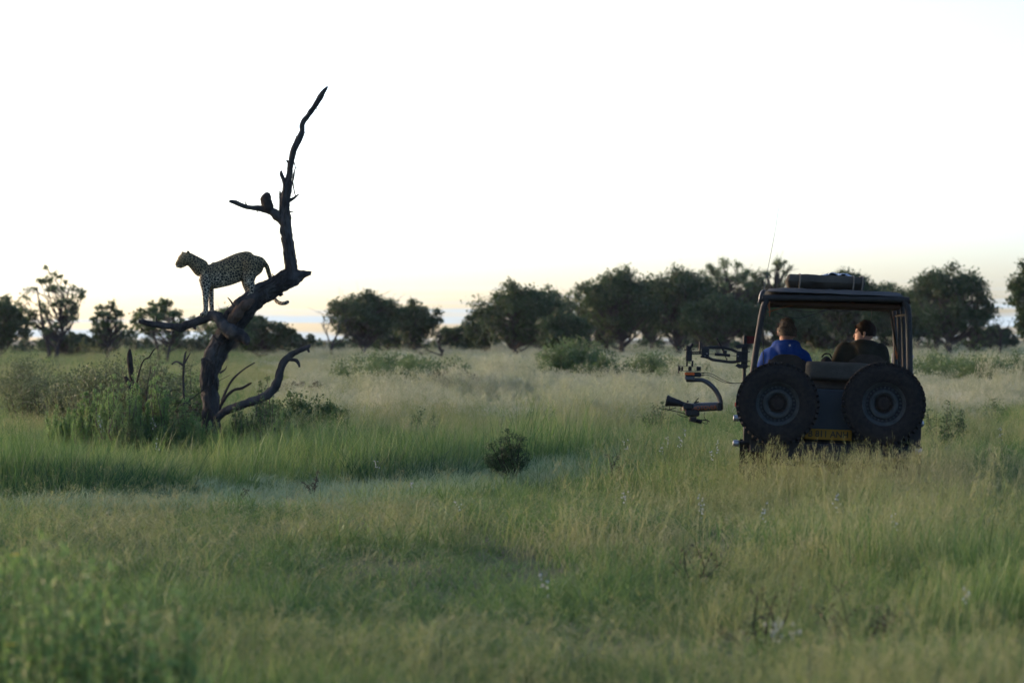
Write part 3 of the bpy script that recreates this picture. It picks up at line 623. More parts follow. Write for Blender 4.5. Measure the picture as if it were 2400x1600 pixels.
# brown leaf litter and dead scrub heaped against the trunk
r = thing('dead_scrub', 'brown dead scrub heaped against the left foot of the dead trunk', 'scrub', (base.x - .55, DT - .2, bz)); g = np.random.default_rng(5)
c = np.column_stack([g.uniform(-.5, .35, 22), g.uniform(-.3, .3, 22), g.uniform(.05, .75, 22)]); c[:, 2] *= (1 - .5 * np.abs(c[:, 0]))
foliage('leaf_litter', leaves(c, np.full(22, .16), 90, .05, g), 'leaf_brown', r); mb = MB()
for q in c: mb.tube([(q[0] * .5, q[1] * .5, 0), q + g.normal(size=3) * .1, q + g.normal(size=3) * .25], [.012, .008, .003], 5, 2)
mb.build('twig', 'dark_wood', r)
#@@P2
# ------------------------------------------------------------------ leopard
def Z2(x, y, dd=0.0): return at(380 + x / 5.2275, 560 + y / 5.2275, DT + dd)
S2 = DT / FPX / 5.2275
lo_ = Z2(560, 945); LORG = Vector((lo_.x + .28, DT, lo_.z))
lb = MB()
tor = [(455, 360, 440, .045), (490, 318, 480, .08), (530, 285, 560, .105), (590, 284, 612, .118), (690, 276, 598, .122), (790, 240, 575, .122), (890, 195, 538, .118), (980, 160, 500, .115), (1070, 150, 490, .118), (1150, 166, 440, .105), (1205, 195, 350, .07), (1232, 232, 290, .035)]
lb.tube([Z2(x, (a + b) / 2) for x, a, b, w in tor], [(b - a) / 2 * S2 for x, a, b, w in tor], 20, 4, flat=[w / ((b - a) / 2 * S2) for x, a, b, w in tor], up=(0, 0, 1))
nk = [(540, 400, 60, .9), (495, 372, 104, .85), (452, 335, 104, .8), (405, 296, 90, .8), (358, 262, 80, .85), (316, 244, 82, .95), (278, 248, 82, .95), (248, 266, 72, .92), (222, 290, 55, .9), (200, 308, 46, .95), (182, 318, 40, .95), (168, 322, 28, .9)]
lb.tube([Z2(x, y) for x, y, r, f in nk], [r * S2 for x, y, r, f in nk], 16, 4, flat=[f for *_, f in nk])
lb.tube([Z2(272, 300), Z2(240, 324), Z2(210, 340)], [42 * S2, 34 * S2, 25 * S2], 10, 3)                      # jaw
for dd, (x1, x2) in ((-.05, (326, 318)), (.05, (262, 250))):                                                  # ears
    lb.tube([Z2(x1 + (4 if dd < 0 else 20), 210, dd), Z2(x2, 168, dd * 1.2), Z2(x2 + 4, 142 if dd < 0 else 166, dd * 1.2)], [32 * S2, 28 * S2, 14 * S2], 8, 2, flat=.65)
def leg(rows, seg=12): lb.tube([Z2(x, y, d) for x, y, r, d in rows], [r * S2 for x, y, r, d in rows], seg, 4)
leg([(535, 400, 60, -.04), (524, 510, 70, -.072), (532, 610, 52, -.08), (532, 700, 38, -.08), (533, 790, 34, -.08), (534, 860, 31, -.08), (528, 900, 36, -.08), (505, 922, 33, -.08), (478, 928, 27, -.08), (460, 932, 15, -.08)])
leg([(560, 430, 66, .05), (572, 540, 60, .07), (588, 620, 46, .075), (598, 720, 36, .075), (604, 810, 31, .075), (608, 870, 29, .075), (602, 905, 34, .075), (580, 922, 31, .075), (556, 932, 18, .075)])
leg([(1100, 285, 118, -.05), (1090, 380, 104, -.075), (1070, 460, 80, -.08), (1066, 530, 70, -.085), (1092, 590, 52, -.085), (1102, 640, 44, -.085), (1090, 680, 40, -.09), (1062, 698, 34, -.09), (1040, 706, 18, -.09)])
leg([(1090, 300, 105, .05), (1060, 400, 86, .07), (1036, 480, 74, .075), (1034, 560, 54, .075), (1050, 620, 42, .075), (1056, 670, 38, .07), (1042, 706, 30, .07), (1015, 722, 20, .07)])
tl = [(1140, 265, 44, 0), (1196, 250, 36, 0), (1232, 266, 30, 0), (1258, 298, 28, .0), (1284, 340, 29, .02), (1305, 410, 28, .05), (1325, 475, 27, .12), (1345, 560, 26, .24), (1358, 650, 23, .24), (1376, 725, 24, .2), (1408, 766, 25, .12), (1455, 788, 25, .05), (1505, 786, 25, 0), (1540, 770, 24, 0), (1556, 760, 12, 0)]
leg(tl, 10)
leo = fuse(lb, 'leopard', 'leopard_coat', None, .010, 2, LORG)
tag(leo, 'spotted leopard standing on the dead tree, looking out to the left', 'leopard')
for dd in (-.055, .055):
    e = MB(); e.ball(Z2(228, 262, dd), .011); e.build('eye', 'eye_dark', leo, LORG, smooth=True)
nn = MB(); nn.ball(Z2(172, 310), (.016, .022, .014)); nn.build('nose', 'nose_pink', leo, LORG, smooth=True)
wk = MB()
for dd in (-1, 1):
    for q in range(5): wk.tube([Z2(196, 322 + q * 3, dd * .035), Z2(180 - q * 2, 340 + q * 8, dd * .13)], [.0012, .0006], 4)
wk.build('whiskers', 'petal_white', leo, LORG)

# ------------------------------------------------------------------ safari vehicle (seen from behind, leaning a little to its right)
VM = Matrix.Translation((VX, VY, 0)) @ Matrix.Rotation(R(-4.6), 4, 'Z') @ Matrix.Rotation(R(2.3), 4, 'Y')
VI = VM.inverted(); CL = VI @ Vector((0, 0, CAMH))
def VP(px, py, y):
    d = VI.to_3x3() @ Vector(((px - 1200) / FPX, 1, (HZ - py) / FPX)); return CL + d * ((y - CL.y) / d.y)
def Z1(x, y, d=0.0): return VP(1500 + x / 2.9042, 580 + y / 2.9042, d)
def Z4(x, y, d=0.9): return VP(1530 + x / 6.5346, 770 + y / 6.5346, d)
S1 = 28.4 / FPX / 2.9042; S4 = 29.3 / FPX / 6.5346
car = thing('safari_vehicle', 'open dark safari vehicle seen from behind with two spare wheels on its tail', 'vehicle', (0, 0, 0), matrix=VM)
def cp(mb, name, mats, par=None, **k): return mb.build(name, mats, par or car, **k)
zc = lambda x, y, d=0: Z1(x, y, d)
# body tub
mb = MB()
mb.box((0, .03, .93), (1.66, .05, .50), bev=.012); cp(mb, 'tailgate', 'body_paint')
mb = MB(); mb.box((0, .06, .66), (1.60, .06, .10)); cp(mb, 'rear_valance', 'black_steel')
for s_ in (-1, 1):
    mb = MB(); mb.box((s_ * .855, .92, .94), (.05, 1.82, .54), bev=.015); mb.box((s_ * .835, .92, 1.225), (.10, 1.82, .035), bev=.01); cp(mb, 'side_panel', 'body_paint')
    mb = MB(); mb.box((s_ * .84, 2.28, .90), (.045, .84, .60), bev=.012); d_ = cp(mb, 'door', 'body_paint'); h = MB(); h.box((s_ * .868, 2.0, 1.10), (.02, .13, .03)); cp(h, 'handle', 'black_plastic', d_)
    mb = MB(); mb.box((s_ * .72, 3.38, .88), (.28, 1.32, .54), bev=.03); mb.box((s_ * .83, 3.35, .80), (.12, .95, .05), bev=.01); cp(mb, 'front_wing', 'body_paint')
    mb = MB(); mb.lathe([(.02, 4.075), (.085, 4.075), (.10, 4.05), (.10, 4.02)], 'y', (s_ * .62, 0, .92), 20); cp(mb, 'headlight', 'headlamp', smooth=True)
mb = MB(); mb.box((0, 2.3, .68), (1.70, 3.4, .05)); cp(mb, 'floor_pan', 'black_steel')
mb = MB(); mb.box((0, 3.38, 1.13), (1.16, 1.30, .07), bev=.03); cp(mb, 'bonnet', 'body_paint')
mb = MB(); mb.box((0, 4.02, .90), (1.16, .05, .42), bev=.01)
for q in range(7): mb.box((0, 4.05, .75 + q * .05), (.72, .02, .018), m=1)
cp(mb, 'grille', ['body_paint', 'black_steel'])
mb = MB(); mb.box((0, 4.16, .62), (1.62, .12, .14), bev=.02); cp(mb, 'front_bumper', 'black_steel')
mb = MB(); mb.box((0, 2.72, 1.12), (1.50, .10, .30), bev=.03); mb.box((0, 2.66, 1.24), (1.40, .16, .08), bev=.03); cp(mb, 'dashboard', 'black_plastic')
mb = MB(); mb.box((0, 3.18, 1.21), (1.44, .05, .05)); mb.box((0, 3.72, 1.21), (1.44, .05, .05))
for x in (-.70, 0, .70): mb.box((x, 3.45, 1.21), (.05, .50, .045))
w = cp(mb, 'folded_windscreen', 'black_steel')
for x in (-.35, .35):
    mb = MB(); mb.box((x, 3.45, 1.206), (.64, .48, .008)); cp(mb, 'pane', 'pane_glass', w)
mb = MB(); mb.box((0, -.01, .585), (1.62, .12, .13), bev=.01); mb.box((0, -.06, .50), (1.2, .05, .06)); cp(mb, 'rear_crossmember', 'black_steel')
for s_ in (-1, 1):
    mb = MB(); mb.box((s_ * .82, -.03, .78), (.12, .07, .36), bev=.01); cp(mb, 'corner_panel', 'black_steel')
    mb = MB(); mb.box((s_ * .78, .2, .46), (.26, .012, .36)); cp(mb, 'mud_flap', 'tyre_rubber')
mb = MB(); mb.tube([(-.5, .12, .50), (-.5, 3.9, .50)], .05, 6); mb.tube([(.5, .12, .50), (.5, 3.9, .50)], .05, 6); mb.tube([(-.6, .72, .42), (.6, .72, .42)], .05, 8); mb.ball((.1, .72, .42), .13); cp(mb, 'chassis', 'black_steel', smooth=True)
# lamps and brackets at the body corners
for nm, x, y, sgn in (('bumper_lamp', 655, 1330, -1), ('bumper_lamp', 1895, 1385, 1), ('side_reflector', 658, 1160, -1), ('side_reflector', 1908, 1198, 1)):
    c = Z1(x, y, -.05); mb = MB(); mb.tube([c - Vector((sgn * .11, 0, -.01)), c], .022, 8); mb.lathe([(.012, -.035), (.03, -.03), (.034, .02), (.02, .035)], 'x', c, 12, m=1); cp(mb, nm, ['black_steel', 'silver_metal'], smooth=True)
c = Z1(655, 1068, .1); mb = MB(); mb.box(c, (.03, .04, .05), bev=.008); cp(mb, 'tail_lamp', 'lamp_red')
# wheels
def tyre(mb, c, r, hw, m=0, lugs=44, rim=.205):
    pr = [(rim, -hw * .62), (rim + .012, -hw * .85), (rim + .05, -hw), (r - .075, -hw), (r - .035, -hw * .93), (r - .012, -hw * .8), (r - .012, hw * .8), (r - .035, hw * .93), (r - .075, hw), (rim + .05, hw), (rim + .012, hw * .85), (rim, hw * .62)]
    mb.lathe(pr, 'y', c, 72, m=m)
    mb.lathe([(r - .105, -hw * 1.02), (r - .098, -hw * 1.035), (r - .09, -hw * 1.02)], 'y', c, 72, m=m)
    for k in range(lugs):
        for row, off in ((-1, 0), (0, .5), (1, .25)):
            a = 2 * math.pi * (k + off) / lugs; rot = Matrix.Rotation(-a, 3, 'Y') @ Matrix.Rotation(R(14 * row), 3, 'X')
            p = Vector((math.cos(a) * (r - .004), row * hw * .66, math.sin(a) * (r - .004))) + Vector(c)
            mb.box(p, (.028 if row else .024, hw * .56, 2 * math.pi * r / lugs * .66), rot, m, taper=.9)
def steel_rim(mb, c):
    P = [(.212, -.085), (.218, -.092), (.214, -.098), (.205, -.090), (.190, -.062), (.180, -.050, 1), (.150, -.046, 1), (.146, -.052), (.140, -.066), (.118, -.070), (.105, -.062), (.098, -.045), (.090, -.036, 2), (.066, -.036, 2), (.060, -.060, 2), (.030, -.066, 2), (.0, -.066, 2)]
    mb.lathe(P, 'y', c, 60)
    for k in range(26):
        a = 2 * math.pi * k / 26; mb.box(Vector((math.cos(a) * .164, -.052, math.sin(a) * .164)) + Vector(c), (.022, .014, .016), Matrix.Rotation(-a, 3, 'Y'), 0)
    for k in range(5):
        a = 2 * math.pi * k / 5 + .3; mb.lathe([(.0, -.052), (.011, -.052), (.013, -.038)], 'y', Vector((math.cos(a) * .082, 0, math.sin(a) * .082)) + Vector(c), 6, m=2)
    mb.lathe([(.205, -.06), (.205, .06), (.09, .02), (.0, .02)], 'y', c, 40, m=1)
for (zx, zy, sp) in ((936, 1062, 0.0), (1658, 1064, .4)):
    c = Z1(zx, zy, -.22); e = bpy.data.objects.new('spare_wheel', None); COL.objects.link(e); e.parent = car; e.location = c; e.rotation_euler = (0, sp, 0); e.empty_display_size = .1
    mb = MB(); tyre(mb, (0, 0, 0), .402, .115); mb.build('tyre', 'tyre_rubber', e, smooth=True, angle=35)
    mb = MB(); steel_rim(mb, (0, 0, 0)); mb.build('rim', ['rim_paint', 'rim_dark', 'hub_rust'], e, smooth=True, angle=35)
    mb = MB(); mb.tube([(0, -.02, 0), (0, .2, 0)], .04, 8); mb.box((0, .16, 0), (.3, .03, .3)); mb.build('carrier', 'black_steel', e)
for x in (-.74, .74):
    for y in (.72, 3.35):
        e = bpy.data.objects.new('road_wheel', None); COL.objects.link(e); e.parent = car; e.location = (x, y, .40); e.rotation_euler = (0, 0, R(90) if x < 0 else R(-90)); e.empty_display_size = .1
        e.rotation_euler = (0, 0, R(-90) if x < 0 else R(90))
        mb = MB(); tyre(mb, (0, 0, 0), .402, .112); mb.build('tyre', 'tyre_rubber', e, smooth=True, angle=35); mb = MB(); steel_rim(mb, (0, 0, 0)); mb.build('rim', ['rim_paint', 'rim_dark', 'hub_rust'], e, smooth=True, angle=35)
# number plate with its characters
pc = (Z1(1150, 1272, -.12) + Z1(1440, 1272, -.12)) / 2; pw = (Z1(1440, 1272, -.12) - Z1(1120, 1272, -.12)).length
mb = MB(); mb.box((0, 0, 0), (pw, .008, .105), bev=.002); pl = cp(mb, 'number_plate', 'plate_yellow'); pl.location = pc + Vector((-.02, 0, 0))
def letters(txt, size, material, parent, loc, rot, name='lettering', ext=.0015, sx=1.0):
    cu = bpy.data.curves.new(name, 'FONT'); cu.body = txt; cu.size = size; cu.extrude = ext; cu.align_x = 'CENTER'; cu.align_y = 'CENTER'; cu.resolution_u = 3; cu.offset = size * .012
    t0 = bpy.data.objects.new(name, cu); COL.objects.link(t0); dg = bpy.context.evaluated_depsgraph_get(); me = bpy.data.meshes.new_from_object(t0.evaluated_get(dg)); bpy.data.objects.remove(t0, do_unlink=True)
    me.materials.clear(); me.materials.append(MAT[material]); me.transform(Matrix.Diagonal((sx, 1, 1, 1))); o = bpy.data.objects.new(name, me); COL.objects.link(o); o.parent = parent; o.location = loc; o.rotation_euler = rot; return o
letters('B 811 ANH', .088, 'plate_black', pl, (0, -.007, 0), (R(90), 0, 0), sx=.95)
mb = MB(); mb.box((pc.x, -.055, pc.z), (pw * .9, .05, .08)); cp(mb, 'plate_bracket', 'black_steel')
# roll cage and canvas roof
CR = .032
def hoop(y, name='roll_bar'):
    k = 0
    pts = [Z1(752, 900, y) if False else None]
    pl_ = [(762, 880), (790, 700), (822, 500), (842, 405), (862, 362), (905, 342)]; pr_ = [(1765, 356), (1800, 372), (1822, 412), (1828, 500), (1834, 700), (1840, 880)]
    P = [Z1(a, b, 0) for a, b in pl_ + pr_]; P = [Vector((p.x * (1 if y == 0 else .985), y, p.z)) for p in P]; P[0].z = P[-1].z = 1.22
    mb = MB(); mb.tube(P, CR if y == 0 else .024, 10, 4, up=(0, 1, 0)); return cp(mb, name, 'cage_steel', smooth=True)
hoop(0.0)
for y in (.75, 1.5, 2.4): hoop(y)
tl_ = Z1(862, 362, 0); tr_ = Z1(1800, 372, 0)
for p in (tl_, tr_):
    mb = MB(); mb.tube([(p.x, .0, p.z - .02), (p.x, 2.4, p.z - .02)], .022, 8); cp(mb, 'roof_rail', 'cage_steel', smooth=True)
a, b = Z1(1702, 412, .35), Z1(1752, 720, 2.0); mb = MB(); mb.tube([a, b], .014, 8); cp(mb, 'brace', 'cage_steel', smooth=True)
a, b = Z1(1742, 466, 1.5), Z1(1808, 458, .2); mb = MB(); mb.tube([a, b], .011, 6); cp(mb, 'cross_rod', 'rope_pale', smooth=True)
for x1, y1, x2, y2, d1 in ((1722, 470, 1750, 760, 1.9),):
    mb = MB(); mb.tube([Z1(x1, y1, d1), Z1(x2, y2, d1)], .011, 6); cp(mb, 'strap', 'rope_orange', smooth=True)
def pillow(mb, c, sx, sy, sz, seed, amp=.02, nx=22, ny=12, m=0, pw_=.35):
    """stuffed cloth slab with sag and creases"""
    V = []; F = []; 
    for side in (1, -1):
        for j in range(ny + 1):
            for i in range(nx + 1):
                u, v = i / nx * 2 - 1, j / ny * 2 - 1; e = max(0, (1 - abs(u) ** 6) * (1 - abs(v) ** 6)) ** pw_
                p = Vector((u * sx / 2 * (1 - .03 * abs(v) ** 4), v * sy / 2 * (1 - .03 * abs(u) ** 4), side * sz / 2 * e)); n_ = mnoise.noise(Vector((p.x * 5 + seed, p.y * 5, side * 3))) + .6 * mnoise.noise(Vector((p.x * 13, p.y * 11 + seed, 7)))
                p.z += amp * n_ * (.4 + e * .6); V.append(p + Vector(c))
    S_ = (nx + 1) * (ny + 1)
    for s_ in range(2):
        for j in range(ny):
            for i in range(nx):
                q = s_ * S_ + j * (nx + 1) + i; f = (q, q + 1, q + nx + 2, q + nx + 1); F.append(f if s_ == 0 else f[::-1])
    ring = [i for i in range(nx + 1)] + [(j) * (nx + 1) + nx for j in range(1, ny + 1)] + [ny * (nx + 1) + i for i in range(nx - 1, -1, -1)] + [j * (nx + 1) for j in range(ny - 1, 0, -1)]
    for k_ in range(len(ring)):
        a_, b_ = ring[k_], ring[(k_ + 1) % len(ring)]; F.append((a_, a_ + S_, b_ + S_, b_))
    mb.add(V, F, m)
tc_ = (tl_ + tr_) / 2; rw = (tr_ - tl_).length
mb = MB(); pillow(mb, (tc_.x, 1.22, tc_.z + .075), rw + .03, 2.5, .10, 3, .014, 30, 16); cp(mb, 'roof_canvas', 'canvas_slate', smooth=True, angle=70)
mb = MB(); pillow(mb, (tc_.x + .01, 1.2, tc_.z + .028), rw + .06, 2.46, .075, 9, .010, 30, 12); cp(mb, 'roof_roll', 'canvas_slate', smooth=True, angle=70)
mb = MB(); mb.box((tc_.x, 1.22, tc_.z - .03), (rw - .06, 2.30, .05), bev=.01); cp(mb, 'roof_lining', 'roof_lining')
# antenna, wires and cords
a0, a1, a2 = Z1(812, 372, .05), Z1(826, 312, .05), Z1(842, 292, .05); tip = VP(1827, 474, .05)
mb = MB(); mb.tube([a0, a1, a2], [.012, .016, .010], 8, 3)
for q in range(7): c = a0.lerp(a2, q / 6); mb.lathe([(.016, -.006), (.021, 0), (.016, .006)], 'z', c, 10)
at_b = cp(mb, 'antenna_base', 'arm_grey', smooth=True)
mb = MB(); mb.tube([a2, a2.lerp(tip, .3) + Vector((.004, 0, 0)), a2.lerp(tip, .65) + Vector((.008, 0, 0)), tip], [.0035, .0028, .0022, .0014], 6, 4); cp(mb, 'antenna_whip', 'arm_grey', smooth=True)
for P, rr, mm_ in ([(870, 440), (960, 412), (1080, 385), (1200, 350), (1330, 345), (1440, 372), (1560, 400), (1700, 400)], .005, 'rope_orange'), ([(920, 440), (1000, 470), (1080, 482), (1160, 460), (1260, 430)], .004, 'wire_black'), ([(985, 400), (1060, 425), (1130, 437), (1230, 432), (1330, 418)], .004, 'wire_black'), ([(1250, 415), (1330, 432), (1440, 428), (1560, 408)], .004, 'wire_black'), ([(858, 420), (900, 405), (1000, 385)], .004, 'wire_black'), ([(835, 390), (838, 550), (838, 700), (842, 790)], .006, 'wire_black'):
    mb = MB(); mb.tube([Z1(x, y, .12) for x, y in P], rr, 6, 5); cp(mb, 'wire', mm_, smooth=True)
mb = MB(); mb.tube([Z1(878, 368, .02), Z1(876, 395, .0), Z1(884, 430, -.01), Z1(882, 468, -.01)], [.014, .012, .006, .005], 6, 3); cp(mb, 'cord_end', 'rope_orange', smooth=True)
mb = MB(); mb.tube([Z1(1572, 415, .4), Z1(1576, 455, .4), Z1(1570, 495, .4)], .0025, 5, 3); cp(mb, 'cord_end', 'rope_pale', smooth=True)
# seats
def seat(xl, xr, yt, y, m='seat_cloth', zb=1.02):
    a, b = Z1(xl, yt, y), Z1(xr, yt, y); w = (b - a).length; c = (a + b) / 2; H = c.z - zb; e = bpy.data.objects.new('seat', None); COL.objects.link(e); e.parent = car; e.location = (c.x, y, zb); e.empty_display_size = .1
    mb = MB(); V = []; F = []; nx_, nz_ = 12, 8
    for side in (-1, 1):
        for j in range(nz_ + 1):
            for i in range(nx_ + 1):
                u = i / nx_ * 2 - 1; v = j / nz_; wd = w / 2 * (1 - .16 * max(0, v - .6) / .4 * 1.2 * (v > .6)) ; rz = H * v - (abs(u) ** 4) * H * .18 * (v > .9); dp = .055 * (1 - abs(u) ** 6 * .6) * (1 - .6 * v ** 8)
                V.append((u * wd, side * dp - .08 * v, rz))
    S_ = (nx_ + 1) * (nz_ + 1)
    for s_ in range(2):
        for j in range(nz_):
            for i in range(nx_): q = s_ * S_ + j * (nx_ + 1) + i; f = (q, q + 1, q + nx_ + 2, q + nx_ + 1); F.append(f if s_ == 0 else f[::-1])
    ring = list(range(nx_ + 1)) + [j * (nx_ + 1) + nx_ for j in range(1, nz_ + 1)] + [nz_ * (nx_ + 1) + i for i in range(nx_ - 1, -1, -1)] + [j * (nx_ + 1) for j in range(nz_ - 1, 0, -1)]
    for k_ in range(len(ring)): a_, b_ = ring[k_], ring[(k_ + 1) % len(ring)]; F.append((a_, b_, b_ + S_, a_ + S_))
    mb.add(V, F); mb.build('backrest', m, e, smooth=True, angle=50)
    mb = MB(); pillow(mb, (0, .30, -.02), w, .52, .15, 4, .004, 10, 8); mb.build('cushion', m, e, smooth=True)
    mb = MB(); mb.box((0, .28, -.22), (w * .85, .46, .24), bev=.02); mb.build('seat_box', 'black_steel', e)
    return e
seat(858, 1146, 726, 1.45); seat(1408, 1702, 728, 1.45)
# canvas covered bench across the tail
a, b = Z1(1128, 785, .30), Z1(1560, 785, .30); c = (a + b) / 2; mb = MB(); 
e = bpy.data.objects.new('rear_bench', None); COL.objects.link(e); e.parent = car; bz_ = Z1(1300, 905, .30).z; e.location = (c.x, .3, bz_); e.empty_display_size = .1
zt = c.z - bz_; mb = MB(); pillow(mb, (0, 0, 0), (b - a).length, zt + .02, .13, 6, .012, 20, 10); me_o = mb.build('backrest', 'canvas_khaki', e, smooth=True, angle=60); me_o.rotation_euler = (R(82), 0, 0); me_o.location = (0, 0, zt / 2)
mb = MB(); pillow(mb, (-.1, .28, -.08), 1.3, .5, .16, 8, .01, 14, 8); mb.build('cushion', 'canvas_khaki', e, smooth=True)
mb = MB(); mb.box((-.1, .28, -.24), (1.2, .46, .18)); mb.build('seat_box', 'black_steel', e)
# steering wheel, mirror
mb = MB(); sc_ = Vector((.42, 2.38, 1.30)); ring_ = []
for k in range(25):
    w_ = 2 * math.pi * k / 24; ring_.append(sc_ + Matrix.Rotation(R(-62), 3, 'X') @ Vector((.19 * math.cos(w_), .19 * math.sin(w_), 0)))
mb.tube(ring_, .014, 8, cap=False); mb.tube([sc_, sc_ + Vector((0, .3, -.16))], .025, 8)
for w_ in (0, 2.1, 4.2): mb.tube([sc_, sc_ + Matrix.Rotation(R(-62), 3, 'X') @ Vector((.19 * math.cos(w_), .19 * math.sin(w_), 0))], .012, 6)
cp(mb, 'steering_wheel', 'black_plastic', smooth=True)
c = Z1(1729, 752, 2.5); mb = MB(); mb.box(c, (.055, .03, .115), bev=.012); mb.tube([c, c + Vector((.08, 0, -.05))], .01, 6, m=1); mr = cp(mb, 'side_mirror', ['petal_white', 'black_plastic'])
c = Z1(1855, 742, 1.5); mb = MB(); mb.box(c, (.03, .05, .03), bev=.008); cp(mb, 'side_lamp', 'silver_metal')

# ------------------------------------------------------------------ things carried on the vehicle
zt = tc_.z + .125
a, b = Z1(992, 250, .35), Z1(1540, 250, .35); hgt = Z1(1200, 200, .35).z - Z1(1200, 296, .35).z
c = Vector(((a.x + b.x) / 2, .75, zt)); bag = thing('bedroll_bag', 'khaki canvas bedroll bag lying on the vehicle roof', 'bag', c, matrix=VM)
mb = MB(); pillow(mb, (0, 0, hgt / 2), (b - a).length, .78, hgt, 12, .012, 36, 14, pw_=.12); mb.build('canvas_body', 'canvas_khaki', bag, smooth=True, angle=70)
mb = MB()
for x in (-.27, .27, .36): mb.tube([(x, -.40, -.02), (x + .01, -.405, hgt * .5), (x + .01, -.36, hgt - .004), (x, 0, hgt + .004), (x, .38, hgt - .01), (x, .41, -.02)], .008, 6, 3)
mb.build('strap', 'rope_pale', bag, smooth=True)
c2 = c + Vector((.12, -.05, hgt + .008)); sh = thing('plastic_sheet', 'crumpled pale plastic sheet on top of the roof bag', 'sheet', c2, matrix=VM); V = []; F = []; n_ = 22
for j in range(n_ + 1):
    for i in range(n_ + 1):
        x, y = (i / n_ - .5) * .40, (j / n_ - .5) * .5; V.append((x, y, -.01 + .055 * abs(mnoise.noise(Vector((x * 9, y * 9, 2)))) + .030 * abs(mnoise.noise(Vector((x * 22, y * 20, 5)))) - .06 * abs(x / .2) ** 3))
for j in range(n_):
    for i in range(n_): q = j * (n_ + 1) + i; F.append((q, q + 1, q + n_ + 2, q + n_ + 1))
mb = MB(); mb.add(V, F); o = mb.build('sheet', 'plastic_sheet', sh); md = o.modifiers.new('thick', 'SOLIDIFY'); md.thickness = .003
p = Z1(1270, 790, 1.25); kb = thing('kit_bag', 'rounded black kit bag between the two seats', 'bag', (p.x, 1.35, 1.0), matrix=VM); top = Z1(1270, 738, 1.35).z - 1.0
mb = MB(); mb.ball((0, 0, top * .5), (.098, .16, top * .5), u=18, v=12); mb.build('bag_body', 'bag_black', kb, smooth=True); mb = MB(); mb.tube([(-.05, 0, top * .97), (-.02, 0, top + .02), (.03, 0, top + .02), (.055, 0, top * .96)], .009, 6, 3); mb.build('handle', 'bag_black', kb, smooth=True)

